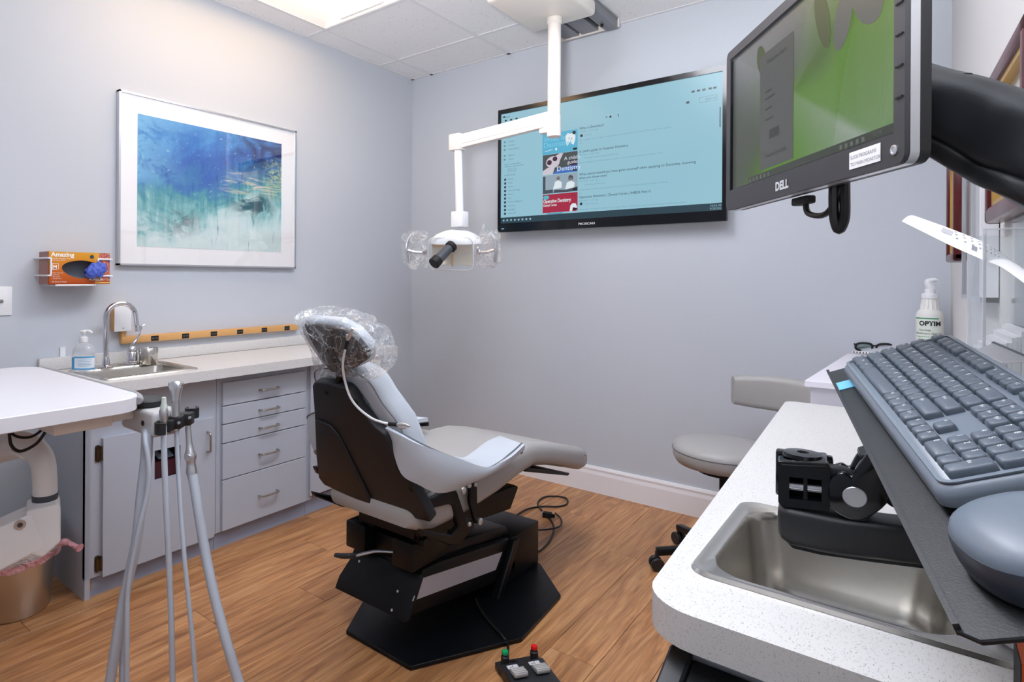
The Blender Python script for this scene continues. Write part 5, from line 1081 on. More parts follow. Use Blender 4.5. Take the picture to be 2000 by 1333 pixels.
# carton corner at the frame edge
cbx = thing('small_carton', (0.1, 0.79, 0.8), 'corner of a white carton with orange and black print beside the sink', 'carton')
p = WP(1964, 1330, 2, 0.801)
obj('carton', xf(box(0, 0.075, 0, 0.05, 0.001, 0.045, 0.001), T(p.x+0.006, 0.757, 0.8)), paper_m, cbx, smooth=0)
obj('print_band', join(box(p.x+0.0052, p.x+0.0058, 0.757, 0.807, 0.801, 0.8455), ), ink_m, cbx, smooth=0)
obj('print_stripe', join(box(p.x+0.006, p.x+0.014, 0.7562, 0.7567, 0.801, 0.8455), box(p.x+0.006, p.x+0.014, 0.7567, 0.807, 0.8452, 0.8458)), mat('orange_print', (226, 96, 40), 0.5), cbx, smooth=0)
# clear lid lying on the sink rim
q = WP(1990, 1262, 2, 0.81)
tag(obj('plastic_lid', lathe([(0, 0.001), (0.045, 0.001), (0.048, 0.004), (0.05, 0.010), (0.047, 0.011), (0.044, 0.005), (0, 0.004)], 32, T(0.106, 0.905, 0.8055), close=False), acryl_edge_m), 'clear round plastic lid lying at the right of the foreground sink', 'lid')

# ================================================================ stool
sxc, syc = -0.605, 2.665
r = thing('stool', (sxc, syc, 0), 'grey vinyl operator stool with a curved backrest behind the right counter', 'stool')
obj('seat', lathe([(0, 0.43), (0.15, 0.43), (0.178, 0.438), (0.19, 0.46), (0.192, 0.49), (0.187, 0.508), (0.165, 0.52), (0.10, 0.526), (0, 0.527)], 40, T(sxc, syc, 0)), vinyl2_m, r, smooth=60)
obj('seat_piping', tube([(sxc+0.192*math.cos(2*math.pi*k/32), syc+0.192*math.sin(2*math.pi*k/32), 0.49) for k in range(33)], 0.0022, 6, 1), seam_m, r)
bc = Vector((-0.435, 2.80, 0.722)); ba = R(-8)
def brest(u, v):
    a = (u-0.5)*1.1; rad = 0.30; z = (v-0.5)*0.115
    x = rad*math.sin(a); y = -rad*(1-math.cos(a))
    return (bc.x+x*math.cos(ba)-y*math.sin(ba), bc.y+x*math.sin(ba)+y*math.cos(ba), bc.z+z)
rings = []
for i in range(17):
    u = i/16; e = min(1, math.sin(math.pi*min(max(u, 0.02), 0.98))**0.35); p = Vector(brest(u, 0.5)); a = (u-0.5)*1.0+ba; nrm = Vector((math.sin(a)*-1, math.cos(a), 0)) if False else Vector((-math.sin(-(u-0.5)*1.0+ba*-1), math.cos((u-0.5)*1.0), 0)).normalized()
    rings.append([p+nrm*q[0]+Vector((0, 0, q[1])) for q in rrect(0.055*(0.6+0.4*e), 0.138*(0.74+0.26*e), 0.022, 4)])
obj('backrest', loft(rings), vinyl2_m, r, smooth=60)
obj('backrest_shell', xf(box(-0.10, 0.10, 0.0, 0.012, -0.035, 0.035, 0.006), T(bc.x, bc.y+0.03, bc.z) @ Matrix.Rotation(ba, 4, 'Z')), blackp_m, r)
obj('backrest_post', tube([(bc.x, bc.y+0.04, bc.z-0.02), (bc.x, bc.y+0.05, 0.60), (bc.x-0.03, bc.y+0.01, 0.47), (sxc+0.05, syc+0.04, 0.415)], 0.012, 10, 5), blackm_m, r)
obj('seat_plate', cyl((sxc, syc, 0.405), (sxc, syc, 0.429), 0.10, 24), blackm_m, r)
obj('gas_column', join(cyl((sxc, syc, 0.08), (sxc, syc, 0.26), 0.026, 18), cyl((sxc, syc, 0.26), (sxc, syc, 0.41), 0.016, 18)), blackm_m, r)
for k in range(5):
    a = R(145+72*k); dx, dy = math.cos(a), math.sin(a); rl = 0.265
    lg_ = obj('leg', bar((sxc+dx*0.01, syc+dy*0.01, 0.10), (sxc+dx*rl, syc+dy*rl, 0.075), 0.034, 0.028, 0.006), blackm_m, r)
    c = Vector((sxc+dx*rl, syc+dy*rl, 0.027)); t = Vector((-dy, dx, 0))
    obj('caster', join(cyl(c-t*0.022, c-t*0.006, 0.0265, 18, b=0.003), cyl(c+t*0.006, c+t*0.022, 0.0265, 18, b=0.003), cyl(c+Vector((0, 0, 0.005)), c+Vector((0, 0, 0.05)), 0.007, 8)), blackp_m, lg_)

# ================================================================ white unit in the back right corner, with things on it
r = thing('white_side_unit', (-0.08, 2.7, 0), 'low white cabinet in the back right corner beyond the counter', 'cabinet')
wu_m = mat('white_melamine', (228, 226, 236), 0.4)
UT = 0.868
obj('carcass', wprism([(-0.262, 2.262), (WR(2.262)-0.004, 2.262), (WR(3.18)-0.004, 3.18), (-0.222, 3.18)], 0.001, UT-0.021), wu_m, r, smooth=0)
obj('top_panel', wprism([(-0.276, 2.242), (WR(2.242)-0.004, 2.242), (WR(3.185)-0.004, 3.185), (-0.234, 3.185)], UT-0.02, UT, 0.0015), wu_m, r, smooth=0)
# spray bottle
bx_, by_ = 0.036, 3.085
r = thing('spray_bottle', (bx_, by_, UT), 'white disinfectant bottle with a green label in the back right corner', 'bottle')
obj('bottle_body', lathe([(0, 0), (0.04, 0), (0.043, 0.004), (0.043, 0.178), (0.042, 0.187), (0.036, 0.198), (0.03, 0.205), (0.025, 0.238), (0.022, 0.25), (0, 0.25)], 32, T(bx_, by_, UT+0.001)), mat('bottle_white', (226, 226, 222), 0.4), r, smooth=50)
obj('neck_ribs', join(*[tube([(bx_+rr_*math.cos(a), by_+rr_*math.sin(a), UT+z) for rr_, z in ((0.030, 0.206), (0.0262, 0.232), (0.0235, 0.245))], 0.0016, 6, 3) for a in [2*math.pi*k/14 for k in range(14)]]), MATS['bottle_white'], r)
obj('cap', join(lathe([(0, 0.247), (0.026, 0.247), (0.027, 0.25), (0.027, 0.266), (0.017, 0.268), (0.0165, 0.285), (0, 0.285)], 24, T(bx_, by_, UT)), tube([(bx_+0.008, by_+0.008, UT+0.28), (bx_, by_, UT+0.297), (bx_-0.006, by_-0.006, UT+0.314), (bx_+0.012, by_-0.002, UT+0.32), (bx_+0.022, by_+0.0, UT+0.317)], [0.016, 0.015, 0.011, 0.008, 0.005], 10, 4)), whitep_m, r)
fa = math.atan2(0-by_, 0-bx_)       # label faces the doorway
def clab(z0, z1, a0, a1, rad=0.0436, n=14):
    bm = new(); A_ = [bm.verts.new((bx_+rad*math.cos(fa+a0+(a1-a0)*k/n), by_+rad*math.sin(fa+a0+(a1-a0)*k/n), UT+z0)) for k in range(n+1)]; B_ = [bm.verts.new((v.co.x, v.co.y, UT+z1)) for v in A_]
    for k in range(n): bm.faces.new((A_[k], A_[k+1], B_[k+1], B_[k]))
    return bm
def ctext(s, size, z, a0, rad=0.0442, bold=0.0):
    bm = text(s, size, Matrix.Identity(4), bold=bold)
    for v in bm.verts: a = fa+a0+v.co.x/rad; v.co = Vector((bx_+rad*math.cos(a), by_+rad*math.sin(a), UT+z+v.co.y))
    return bm
obj('label', clab(0.01, 0.168, -1.25, 0.65), mat('label_cream', (214, 222, 210), 0.55), r)
obj('label_band', join(clab(0.168, 0.173, -1.25, 0.65), clab(0.098, 0.101, -1.2, 0.5)), mat('label_green', (64, 140, 100), 0.5), r)
obj('lettering', join(ctext('OPTIM', 0.024, 0.143, -0.8, bold=0.001), ctext('One-Step', 0.0105, 0.122, -0.85), ctext('Disinfectant Cleaner', 0.0105, 0.109, -1.15), *[ctext(s, 0.006, 0.088-0.009*k, -0.9) for k, s in enumerate(('kills germs fast', 'hospital surface use', 'keep out of reach', 'net 32 fl oz'))]), ink_m, r, smooth=0)
# glasses
gpos = WP(1702, 684, 2, UT+0.02)
r = thing('safety_glasses', (gpos.x, gpos.y, UT), 'dark framed tinted safety glasses on the white side unit', 'glasses')
ga = Matrix.Translation((gpos.x+0.01, gpos.y, UT+0.032)) @ RZ(12) @ RX(35)
for s in (-1, 1):
    lp = [(s*0.036+0.029*c, 0.021*d_) for c, d_ in sup(1, 1, 24, 2.6)]
    obj('rim', tube([ga @ Vector((x, 0, z)) for x, z in lp]+[ga @ Vector((lp[0][0], 0, lp[0][1]))], 0.0045, 8, 2), rubber_m, r)
    bm = new(); bm.faces.new([bm.verts.new(ga @ Vector((x, 0, z))) for x, z in lp]); bmesh.ops.solidify(bm, geom=bm.faces[:], thickness=0.0015)
    lm = film('tinted_lens', tint=(0.45, 0.6, 0.55), op=0.12, rough=0.05, wr=0) if s < 0 else MATS['lens']
    MATS['lens'] = lm
    obj('lens', bm, lm, r)
    obj('temple', tube([ga @ Vector((s*0.066, 0, 0.006)), ga @ Vector((s*0.068, 0.06, -0.02)), ga @ Vector((s*0.062, 0.11, -0.065))], [0.004, 0.003, 0.0025], 8, 4), rubber_m, r)
obj('bridge', tube([ga @ Vector((-0.01, 0, 0.006)), ga @ Vector((0, 0, 0.009)), ga @ Vector((0.01, 0, 0.006))], 0.003, 8, 3), rubber_m, r)
p = WP(1690, 690, 2, UT+0.004)
r = thing('printed_card', (p.x, p.y, UT), 'white printed card lying under the safety glasses', 'card')
obj('card', xf(box(-0.06, 0.07, -0.04, 0.05, 0.001, 0.012, 0.001), T(p.x, p.y+0.02, UT) @ RZ(-10)), paper_m, r, smooth=0)
obj('print', join(*[xf(box(-0.045+0.011*k, -0.041+0.011*k, -0.0405, -0.0402, 0.003, 0.010), T(p.x, p.y+0.02, UT) @ RZ(-10)) for k in range(9)]), ink_m, r, smooth=0)
p = Vector((-0.082, 3.05, UT))
r = thing('orange_packet', (p.x, p.y+0.03, UT), 'small orange and yellow packet next to the safety glasses', 'packet')
obj('wrapper', subdiv(xf(box(-0.035, 0.035, -0.02, 0.03, 0.001, 0.026, 0.006), T(p.x, p.y+0.03, UT) @ RZ(8)), 1), mat('orange_foil', (214, 110, 60), 0.4, var=0.4, vscale=60), r)
obj('packet_print', xf(box(-0.02, 0.02, -0.0212, -0.0205, 0.008, 0.018), T(p.x, p.y+0.03, UT) @ RZ(8)), mat('yellow_print', (232, 190, 90), 0.5), r, smooth=0)

# ================================================================ things on the right wall
wd_ = Vector((0.038, -1, 0)).normalized()                   # along the wall toward the doorway
def wb(ya, yb, o0, o1, z0, z1, rr=0.0):
    """box hugging the right wall between two distances from it"""
    bm = prism([(WR(ya)-o0, ya), (WR(yb)-o0, yb), (WR(yb)-o1, yb), (WR(ya)-o1, ya)], z1-z0, T(0, 0, z0)); return bev(bm, rr, 2)
def wall_frame(name, ya, yb, z0, z1, off, label, wide=0.03):
    """ya far end, yb near end"""
    r = thing(name, (WR((ya+yb)/2)-off/2, (ya+yb)/2, z0), label, 'picture frame', 'frames on the right wall')
    for a, b, c, d in ((ya, yb, z1-wide, z1), (ya, yb, z0, z0+wide), (ya, ya-wide, z0, z1), (yb+wide, yb, z0, z1)):
        obj('frame_rail', wb(a, b, 0.002, off, c, d, 0.007), burg_m, r)
    g = wide+0.012
    for a, b, c, d in ((ya-wide, yb+wide, z1-g, z1-wide), (ya-wide, yb+wide, z0+wide, z0+g), (ya-wide, ya-g, z0+wide, z1-wide), (yb+g, yb+wide, z0+wide, z1-wide)):
        obj('gilt_liner', wb(a, b, 0.004, off-0.008, c, d), gold_m, r, smooth=0)
    obj('mat_board', wb(ya-g, yb+g, 0.004, 0.010, z0+g, z1-g), mat('cream_mat', (216, 210, 196), 0.6), r, smooth=0)
    ym, zm = (ya+yb)/2, (z0+z1)/2; hw, hh = abs(ya-yb)/2-g-0.05, (z1-z0)/2-g-0.05
    obj('certificate', wb(ym+hw, ym-hw, 0.010, 0.0108, zm-hh, zm+hh), mat('certificate_paper', (200, 202, 200), 0.6), r, smooth=0)
    obj('certificate_text', join(*[wb(ym+hw*0.7, ym-hw*(0.7-0.1*(k % 3)), 0.0108, 0.0111, zm+hh*0.6-0.03*k, zm+hh*0.6-0.03*k+0.006) for k in range(int(hh*1.3/0.03)+1)]), greyink_m, r, smooth=0)
    obj('glazing', wb(ya-wide, yb+wide, 0.0135, 0.0145, z0+wide, z1-wide), glass_m, r, smooth=0)
wall_frame('framed_certificate', 1.885, 1.42, 1.316, 1.64, 0.034, 'burgundy framed certificate nearest the doorway, above the acrylic holder', 0.034)
wall_frame('framed_certificate', 2.66, 2.41, 1.246, 1.594, 0.05, 'burgundy framed certificate farthest along the right wall, above the spray bottle', 0.026)
r = thing('silver_framed_print', (WR(2.15)-0.02, 2.15, 1.135), 'thin silver framed grey print between the two burgundy frames', 'picture frame', 'frames on the right wall')
for a, b, c, d in ((2.37, 1.95, 1.54, 1.552), (2.37, 1.95, 1.135, 1.147), (2.37, 2.355, 1.135, 1.552)):
    obj('frame_rail', wb(a, b, 0.002, 0.034, c, d), alu_m, r, smooth=0)
obj('frame_rail', wb(1.965, 1.95, 0.002, 0.034, 1.135, 1.552), white_trim, r, smooth=0)
obj('print', wb(2.355, 1.965, 0.004, 0.026, 1.147, 1.54), mat('grey_print', (168, 174, 176), 0.5, var=0.25, vscale=9), r, smooth=0)
obj('photo', join(wb(2.27, 2.2, 0.026, 0.0266, 1.2, 1.46), wb(2.12, 2.04, 0.026, 0.0266, 1.26, 1.5)), mat('pale_photo', (206, 210, 210), 0.5), r, smooth=0)
obj('glazing', wb(2.355, 1.965, 0.029, 0.030, 1.147, 1.54), glass_m, r, smooth=0)
# acrylic literature holder
r = thing('acrylic_holder', (WR(1.63)-0.035, 1.63, 0.99), 'clear acrylic literature holder full of papers on the right wall', 'holder')
ya, yb, z0, z1, dp = 1.76, 1.51, 0.98, 1.282, 0.072
obj('back_panel', wb(ya, yb, 0.002, 0.005, z0, z1+0.03), acryl_m, r, smooth=0)
obj('front_panel', wb(ya, yb, dp-0.003, dp, z0, z1-0.01), acryl_m, r, smooth=0)
for a, b in ((ya, ya-0.003), (yb+0.003, yb)): obj('side_panel', wb(a, b, 0.005, dp-0.003, z0, z1), acryl_m, r, smooth=0)
obj('bottom_panel', wb(ya, yb, 0.005, dp-0.003, z0, z0+0.003), acryl_m, r, smooth=0)
for a in (ya, yb+0.004): obj('polished_edge', wb(a, a-0.004, dp-0.004, dp+0.001, z0, z1), acryl_edge_m, r, smooth=0)
obj('polished_edge', wb(yb+0.004, yb, 0.006, dp, z1-0.002, z1+0.001), acryl_edge_m, r, smooth=0)
for k in range(9):
    o = 0.008+0.0062*k
    tag(obj('paper_sheet', xf(wb(ya-0.012, yb+0.01+0.002*(k % 3), o, o+0.0058, z0+0.005, z0+0.118-0.006*k+0.004*(k % 2)), Matrix.Identity(4)), paper_m, smooth=0), 'white paper sheet standing in the acrylic holder', 'paper', 'papers in the acrylic holder')
# curled printed strip
topc = spline([W(1788, 423, 1.27), W(1860, 449, 1.20), W(1925, 476, 1.13), W(1962, 500, 1.10), W(2015, 538, 1.06)], 6)
botc = spline([W(1761, 433, 1.25), W(1850, 477, 1.18), W(1920, 508, 1.11), W(1958, 524, 1.08), W(2015, 565, 1.03)], 6)
nn = len(topc)-1
def strip(u, v, lift=0.0):
    k = min(int(u*nn), nn-1); t = u*nn-k; a = topc[k].lerp(topc[k+1], t); b = botc[k].lerp(botc[k+1], t); p = a.lerp(b, v); p.z += 0.006*math.sin(math.pi*v); 
    return p-fwd*lift+Vector((0, 0, lift))
r = thing('paper_strip', W(1925, 500, 1.12), 'curled white printed paper strip sticking out past the acrylic holder', 'paper')
obj('strip', sheet(strip, 30, 6, 0.0008), paper_m, r)
def patch(u0, u1, v0, v1): return sheet(lambda a, b: strip(u0+(u1-u0)*a, v0+(v1-v0)*b, 0.0014), 4, 2)
obj('print', join(*[patch(0.27+0.055*i+0.01*j, 0.285+0.055*i+0.01*j, 0.2+0.2*j, 0.27+0.2*j) for i in range(8) for j in range(3)], patch(0.40, 0.44, 0.65, 0.85)), greyink_m, r)
obj('print_heading', join(patch(0.2, 0.26, 0.3, 0.62)), mat('faint_grey_ink', (190, 190, 196), 0.7), r)
# grey metal clipboard wedge behind the keyboard
p = W(1985, 690, 0.98)
r = thing('metal_clipboard', (p.x, p.y, p.z-0.05), 'shiny grey metal clipboard leaning below the acrylic holder', 'clipboard')
MC = frame(W(1948, 676, 1.0), (W(2010, 700, 0.93)-W(1935, 668, 1.02)), (W(1990, 660, 1.1)-W(1985, 735, 0.95)))
obj('board', prism([(-0.01, 0.0), (0.09, 0.0), (0.09, -0.04), (0.02, -0.04)], 0.003, MC, 0.001, 1), alu_m, r)
obj('board_edge', tube([MC @ Vector((-0.01, 0.0, 0.002)), MC @ Vector((0.09, 0.0, 0.002))], 0.003, 8), dgrey_m, r)

# ================================================================ monitor on an arm
MM = frame((-0.153, 1.088, 1.477), (0.551, -0.835, 0), (0.0, 0.0, 1))     # local z = out of the screen
r = thing('monitor', None, 'black computer monitor with silver edge showing a green wallpaper', 'monitor', M=MM)
mw, mh = 0.51, 0.31
out = rrect(mw, mh, 0.012, 4); hol = [(-0.238, -0.118), (0.236, -0.118), (0.236, 0.138), (-0.238, 0.138)]
mbz = mat('monitor_bezel', (58, 58, 62), 0.5)
obj('bezel', slab_with_hole(out, hol, -0.005, 0.0), mbz, r, local=True)
obj('inner_lip', slab_with_hole([(-0.238, -0.118), (0.236, -0.118), (0.236, 0.138), (-0.238, 0.138)], [(-0.2365, -0.1165), (0.2345, -0.1165), (0.2345, 0.1365), (-0.2365, 0.1365)], -0.006, -0.001), gloss_black, r, local=True, smooth=0)
obj('silver_surround', xf(prism(rrect(mw+0.002, mh+0.002, 0.013, 4), 0.010), T(0, 0, -0.0155)), alu_m, r, local=True)
obj('back_case', join(xf(prism(rrect(mw, mh, 0.014, 4), 0.012), T(0, 0, -0.028)), xf(prism(rrect(mw-0.12, mh-0.1, 0.03, 4), 0.03, None, 0.006), T(0, 0, -0.058))), blackp_m, r, local=True)
def wallpaper():
    m = mat('green_wallpaper', (8, 9, 10), 0.3, spec=0.25); nt = m.node_tree; b = nt.nodes['Principled BSDF']; L = nt.links
    tc = nd(nt, 'ShaderNodeTexCoord'); sp = nd(nt, 'ShaderNodeSeparateXYZ'); L.new(tc.outputs['Generated'], sp.inputs[0])
    n = nd(nt, 'ShaderNodeTexNoise'); n.inputs['Scale'].default_value = 5; n.inputs['Detail'].default_value = 1; L.new(tc.outputs['Object'], n.inputs['Vector'])
    ad = nd(nt, 'ShaderNodeMath', operation='MULTIPLY_ADD'); L.new(n.outputs[0], ad.inputs[0]); ad.inputs[1].default_value = 1.3; L.new(sp.outputs[0], ad.inputs[2])
    s2 = nd(nt, 'ShaderNodeMath', operation='MULTIPLY_ADD'); L.new(sp.outputs[1], s2.inputs[0]); s2.inputs[1].default_value = -0.55; L.new(ad.outputs[0], s2.inputs[2])
    rp = nd(nt, 'ShaderNodeValToRGB'); e = rp.color_ramp.elements; e[0].position = 0.4; e[0].color = lin((92, 95, 92)); e[1].position = 1.0; e[1].color = lin((104, 156, 40))
    x = e.new(0.62); x.color = lin((92, 103, 84)); x = e.new(0.78); x.color = lin((90, 124, 50))
    L.new(s2.outputs[0], rp.inputs[0]); L.new(rp.outputs[0], b.inputs['Emission Color']); b.inputs['Emission Strength'].default_value = 0.4; return m
ms = obj('screen', xf(prism(hol, 0.003), T(0, 0, -0.0085)), wallpaper(), r, local=True, smooth=0)
I4 = T(0, 0, -0.0052)
def mp(name, bm, c, s=0.34): return obj(name, bm, emis('monitor_'+name, c, s), ms, local=True, smooth=0)
petz = [0]
def elx(cx, cy, a, b, rot=0, n=20):
    petz[0] += 1; zz_ = -0.0052+0.00002*petz[0]
    bm = new(); bm.faces.new([bm.verts.new((cx+a*math.cos(t)*math.cos(rot)-b*math.sin(t)*math.sin(rot), cy+a*math.cos(t)*math.sin(rot)+b*math.sin(t)*math.cos(rot), zz_)) for t in [2*math.pi*k/n for k in range(n)]]); return bm
for a_ in ((0.16, 0.1, 0.034, 0.036, 0.3), (0.125, 0.062, 0.02, 0.04, -0.25), (0.178, 0.066, 0.026, 0.04, 0.6), (0.125, 0.115, 0.03, 0.02, 0.3)): mp('petal', elx(*a_), (112, 118, 114))
for a_ in ((0.075, 0.085, 0.016, 0.05, 0.3), (-0.115, 0.092, 0.016, 0.03, 0.4)): mp('leaf', elx(*a_), (88, 104, 56))
mp('dialog', quad(I4 @ T(0, 0, 0.0002), -0.12, -0.005, -0.10, 0.10), (98, 101, 99))
mp('dialog_text', join(text('Welcome Back', 0.011, I4 @ T(-0.095, 0.078, 0.0004)), *[quad(I4 @ T(0, 0, 0.0004), -0.10, -0.10+w_, v, v+0.003) for w_, v in ((0.02, 0.03), (0.035, 0.018), (0.025, 0.0), (0.03, -0.018))], text('Powered by ONE', 0.010, I4 @ T(-0.10, -0.082, 0.0004))), (58, 60, 62))
mp('dialog_button', quad(I4 @ T(0, 0, 0.0004), -0.085, -0.05, -0.052, -0.036), (62, 62, 66))
mp('task_bar', quad(I4 @ T(0, 0, 0.0003), -0.165, 0.234, -0.1165, -0.104), (66, 74, 62))
mp('task_icons', join(*[quad(I4 @ T(0, 0, 0.0005), -0.16+0.014*i, -0.154+0.014*i, -0.1135, -0.1075) for i in range(6)], *[quad(I4 @ T(0, 0, 0.0005), 0.12+0.012*i, 0.126+0.012*i, -0.1135, -0.1075) for i in range(5)], text('10:36', 0.008, I4 @ T(0.19, -0.1115, 0.0006))), (120, 126, 118))
obj('brand_lettering', text('DELL', 0.019, T(-0.05, -0.1445, 0.0006), bold=0.0009), mat('brand_silver', (205, 208, 212), 0.4), r, local=True, smooth=0)
st = obj('sticker', xf(box(0.152, 0.214, -0.146, -0.124, 0.0004, 0.0008), Matrix.Identity(4)), paper_m, r, local=True, smooth=0)
obj('sticker_lettering', join(text('SLIDE PROGRAMS', 0.0066, T(0.1545, -0.1335, 0.001)), text('TO MAIN MONITOR', 0.0066, T(0.1545, -0.1425, 0.001))), greyink_m, st, local=True, smooth=0)
for k in range(4): obj('menu_button', box(0.2405, 0.2525, 0.028-0.036*k, 0.030-0.036*k, 0.0, 0.0016), gloss_black, r, local=True, smooth=0)
obj('power_button', join(lathe([(0, 0), (0.006, 0), (0.006, 0.0012), (0.004, 0.0016), (0.0035, 0.001), (0, 0.001)], 16, T(0.238, -0.138, 0.0))), alu_m, r, local=True)
obj('video_plug', box(-0.06, -0.015, -0.169, -0.156, -0.045, -0.028, 0.003), rubber_m, r, local=True)
obj('video_cable', tube([(-0.03, -0.165, -0.036), (-0.02, -0.185, -0.036), (0.02, -0.19, -0.04), (0.045, -0.165, -0.045), (0.055, -0.13, -0.05)], 0.0045, 8, 5), cable, r, local=True)
obj('power_cable', tube([(0.042, -0.14, -0.04), (0.041, -0.17, -0.04), (0.040, -0.20, -0.042), (0.044, -0.216, -0.046), (0.050, -0.20, -0.05), (0.051, -0.17, -0.05), (0.05, -0.14, -0.05)], 0.0068, 8, 5), cable, r, local=True)
# arm
r = thing('monitor_mount', W(1900, 240, 0.77), 'thick black curved monitor arm reaching in from the right wall', 'monitor arm')
cs = [W(1660, 150, 0.95), W(1740, 165, 0.90), W(1812, 192, 0.84), W(1880, 215, 0.79), W(1950, 245, 0.75), W(2020, 275, 0.71), W(2120, 320, 0.68)]
cs = spline(cs, 4); rings = []
for i, p in enumerate(cs):
    t = (cs[min(i+1, len(cs)-1)]-cs[max(i-1, 0)]).normalized(); sd = t.cross(Vector((0, 0, 1))).normalized(); u_ = sd.cross(t)
    hh = 0.074+0.024*i/len(cs)
    rings.append([p+sd*q[0]+u_*q[1] for q in rrect(0.07, hh, 0.026, 5)])
obj('upper_arm', loft(rings), mat('arm_black', (36, 39, 45), 0.5, bump=0.15, bscale=500), r, smooth=50)
rings = []
for i, p in enumerate(cs[4:]):
    j = i+4; t = (cs[min(j+1, len(cs)-1)]-cs[max(j-1, 0)]).normalized(); sd = t.cross(Vector((0, 0, 1))).normalized(); u_ = sd.cross(t); hh = 0.074+0.024*j/len(cs)
    rings.append([p+sd*q[0]+u_*(q[1]-hh/2-0.006) for q in rrect(0.06, 0.026, 0.01, 4)])
obj('cable_cover', loft(rings), blackp_m, r, smooth=50)
p = W(1880, 168, 0.79); pn = W(1880, 150, 0.79)
pc = cs[12]+Vector((0, 0, 0.043)); obj('cap_hole', cyl(pc, pc+Vector((0, 0, 0.0025)), 0.010, 18), rubber_m, r)
we = cs[-1]; obj('wall_mount', join(xf(box(-0.02, 0.05, -0.035, 0.035, -0.10, 0.06, 0.006), T(we.x, we.y, we.z))), blackm_m, r)
mb = MM @ Vector((0, 0, -0.07)); obj('tilt_head', join(cyl(mb, MM @ Vector((0, 0, -0.105)), 0.045, 20), bar(MM @ Vector((0, 0, -0.10)), cs[0], 0.05, 0.05, 0.006)), blackm_m, r)

# ================================================================ keyboard tray, arm, keyboard, mouse
KX, KY = Vector((0.23, -0.966, -0.12)), Vector((0.911, 0.170, 0.376))
MK = frame((0.024, 0.91, 1.063), KX, KY)     # x: left end -> number pad, y: space bar -> function row
r = thing('keyboard_tray', None, 'tilted black keyboard tray on a jointed arm over the foreground sink', 'keyboard tray', M=MK @ T(0, 0, -0.03))
obj('tray_plate', join(prism([(-0.288, -0.09), (0.365, -0.108), (0.378, -0.098), (0.378, 0.084), (-0.288, 0.084)], 0.004, T(0, 0, -0.004), 0.001, 1), prism([(-0.288, -0.09), (0.365, -0.108), (0.365, -0.104), (-0.288, -0.086)], 0.008, T(0, 0, -0.004))), mat('tray_black', (22, 24, 28), 0.4, bump=0.08, bscale=420), r, local=True, smooth=30)
DM = 0.80
rv = ray(1568, 985); rv.z = 0; rv.normalize()
MA = frame(W(1568, 985, DM), Vector((0, 0, 1)).cross(-rv), (0, 0, 1))
def cam2(px, py): return WL(px, py, MA)       # z axis points back to the doorway
lower = [(v.x, v.y) for v in spline([(*cam2(*p), 0) for p in ((1518, 978), (1530, 985), (1620, 1000), (1660, 1010), (1720, 1015), (1800, 1022), (1850, 1032), (1850, 1100), (1800, 1098), (1700, 1086), (1600, 1070), (1560, 1066), (1530, 1048), (1519, 1035))], 4)]
rings = []
for px, yt, yb_, dd in ((1519, 998, 1022, 0.03), (1521, 988, 1034, 0.045), (1528, 983, 1044, 0.055), (1545, 985, 1055, 0.06), (1600, 996, 1068, 0.06), (1650, 1006, 1077, 0.058), (1720, 1014, 1086, 0.055), (1850, 1030, 1102, 0.05)):
    (xa, z_t), (_, z_b) = cam2(px, yt), cam2(px, yb_)
    rings.append([MA @ Vector((xa, p[1], p[0]-0.005)) for p in rrect(dd, z_t-z_b, 0.009 if dd > 0.05 else 0.006, 4, 0, (z_t+z_b)/2)])
armr = obj('lower_arm', loft(rings), blackp_m, r, smooth=45)
obj('arm_trim', prism([cam2(*p) for p in ((1524, 1036), (1560, 1050), (1700, 1066), (1850, 1096), (1850, 1108), (1700, 1090), (1600, 1076), (1548, 1064))], 0.048, MA @ T(0, 0, -0.03), 0.004, 2), mat('arm_trim_black', (20, 23, 30), 0.3), r)
blk = slab_with_hole([cam2(*p) for p in ((1520, 893), (1615, 897), (1620, 906), (1620, 990), (1612, 988), (1528, 981), (1521, 972))], [cam2(*p) for p in ((1542, 924), (1604, 930), (1604, 972), (1542, 966))], -0.02, 0.02)
obj('pivot_block', join(xf(blk, MA), xf(box(-0.032, 0.034, -0.0, 0.062, -0.035, -0.018, 0.003), MA), prism([cam2(*p) for p in ((1520, 893), (1615, 897), (1620, 906), (1528, 902))], 0.058, MA @ T(0, 0, -0.036), 0.002, 2), prism([cam2(*p) for p in ((1569, 925), (1577, 926), (1577, 972), (1569, 971))], 0.03, MA @ T(0, 0, -0.012))), gloss_black, r)
obj('spring_bolt', join(cyl(MA @ Vector((*cam2(1540, 948), 0)), MA @ Vector((*cam2(1606, 955), 0)), 0.008, 12)), chrome_m, r)
tc_ = MA @ Vector((*cam2(1568, 895), -0.008)); obj('top_disc', join(lathe([(0.0, 0.003), (0.006, 0.003), (0.007, 0.006), (0.022, 0.005), (0.024, 0.0), (0, 0)], 24, T(*tc_))), gloss_black, r)
disc = []
for k in range(13):
    a = R(110+180*k/12); q = cam2(1667, 962); disc.append((q[0]+0.031*math.cos(a), q[1]+0.031*math.sin(a)))
clev = disc+[cam2(*p) for p in ((1720, 985), (1740, 965), (1725, 920), (1708, 880), (1690, 880), (1672, 905), (1662, 925))]
obj('clevis', join(prism(clev, 0.012, MA @ T(0, 0, 0.008), 0.003, 2), prism(clev, 0.012, MA @ T(0, 0, -0.035), 0.003, 2)), gloss_black, r)
obj('clevis_link', prism([cam2(*p) for p in ((1612, 908), (1650, 915), (1690, 935), (1690, 985), (1640, 992), (1612, 988))], 0.024, MA @ T(0, 0, -0.016), 0.004, 2), blackp_m, r)
q = cam2(1667, 962); obj('pivot_bolt', cyl(MA @ Vector((q[0], q[1], 0.02)), MA @ Vector((q[0], q[1], 0.0225)), 0.0128, 24, b=0.001), alu_m, r)
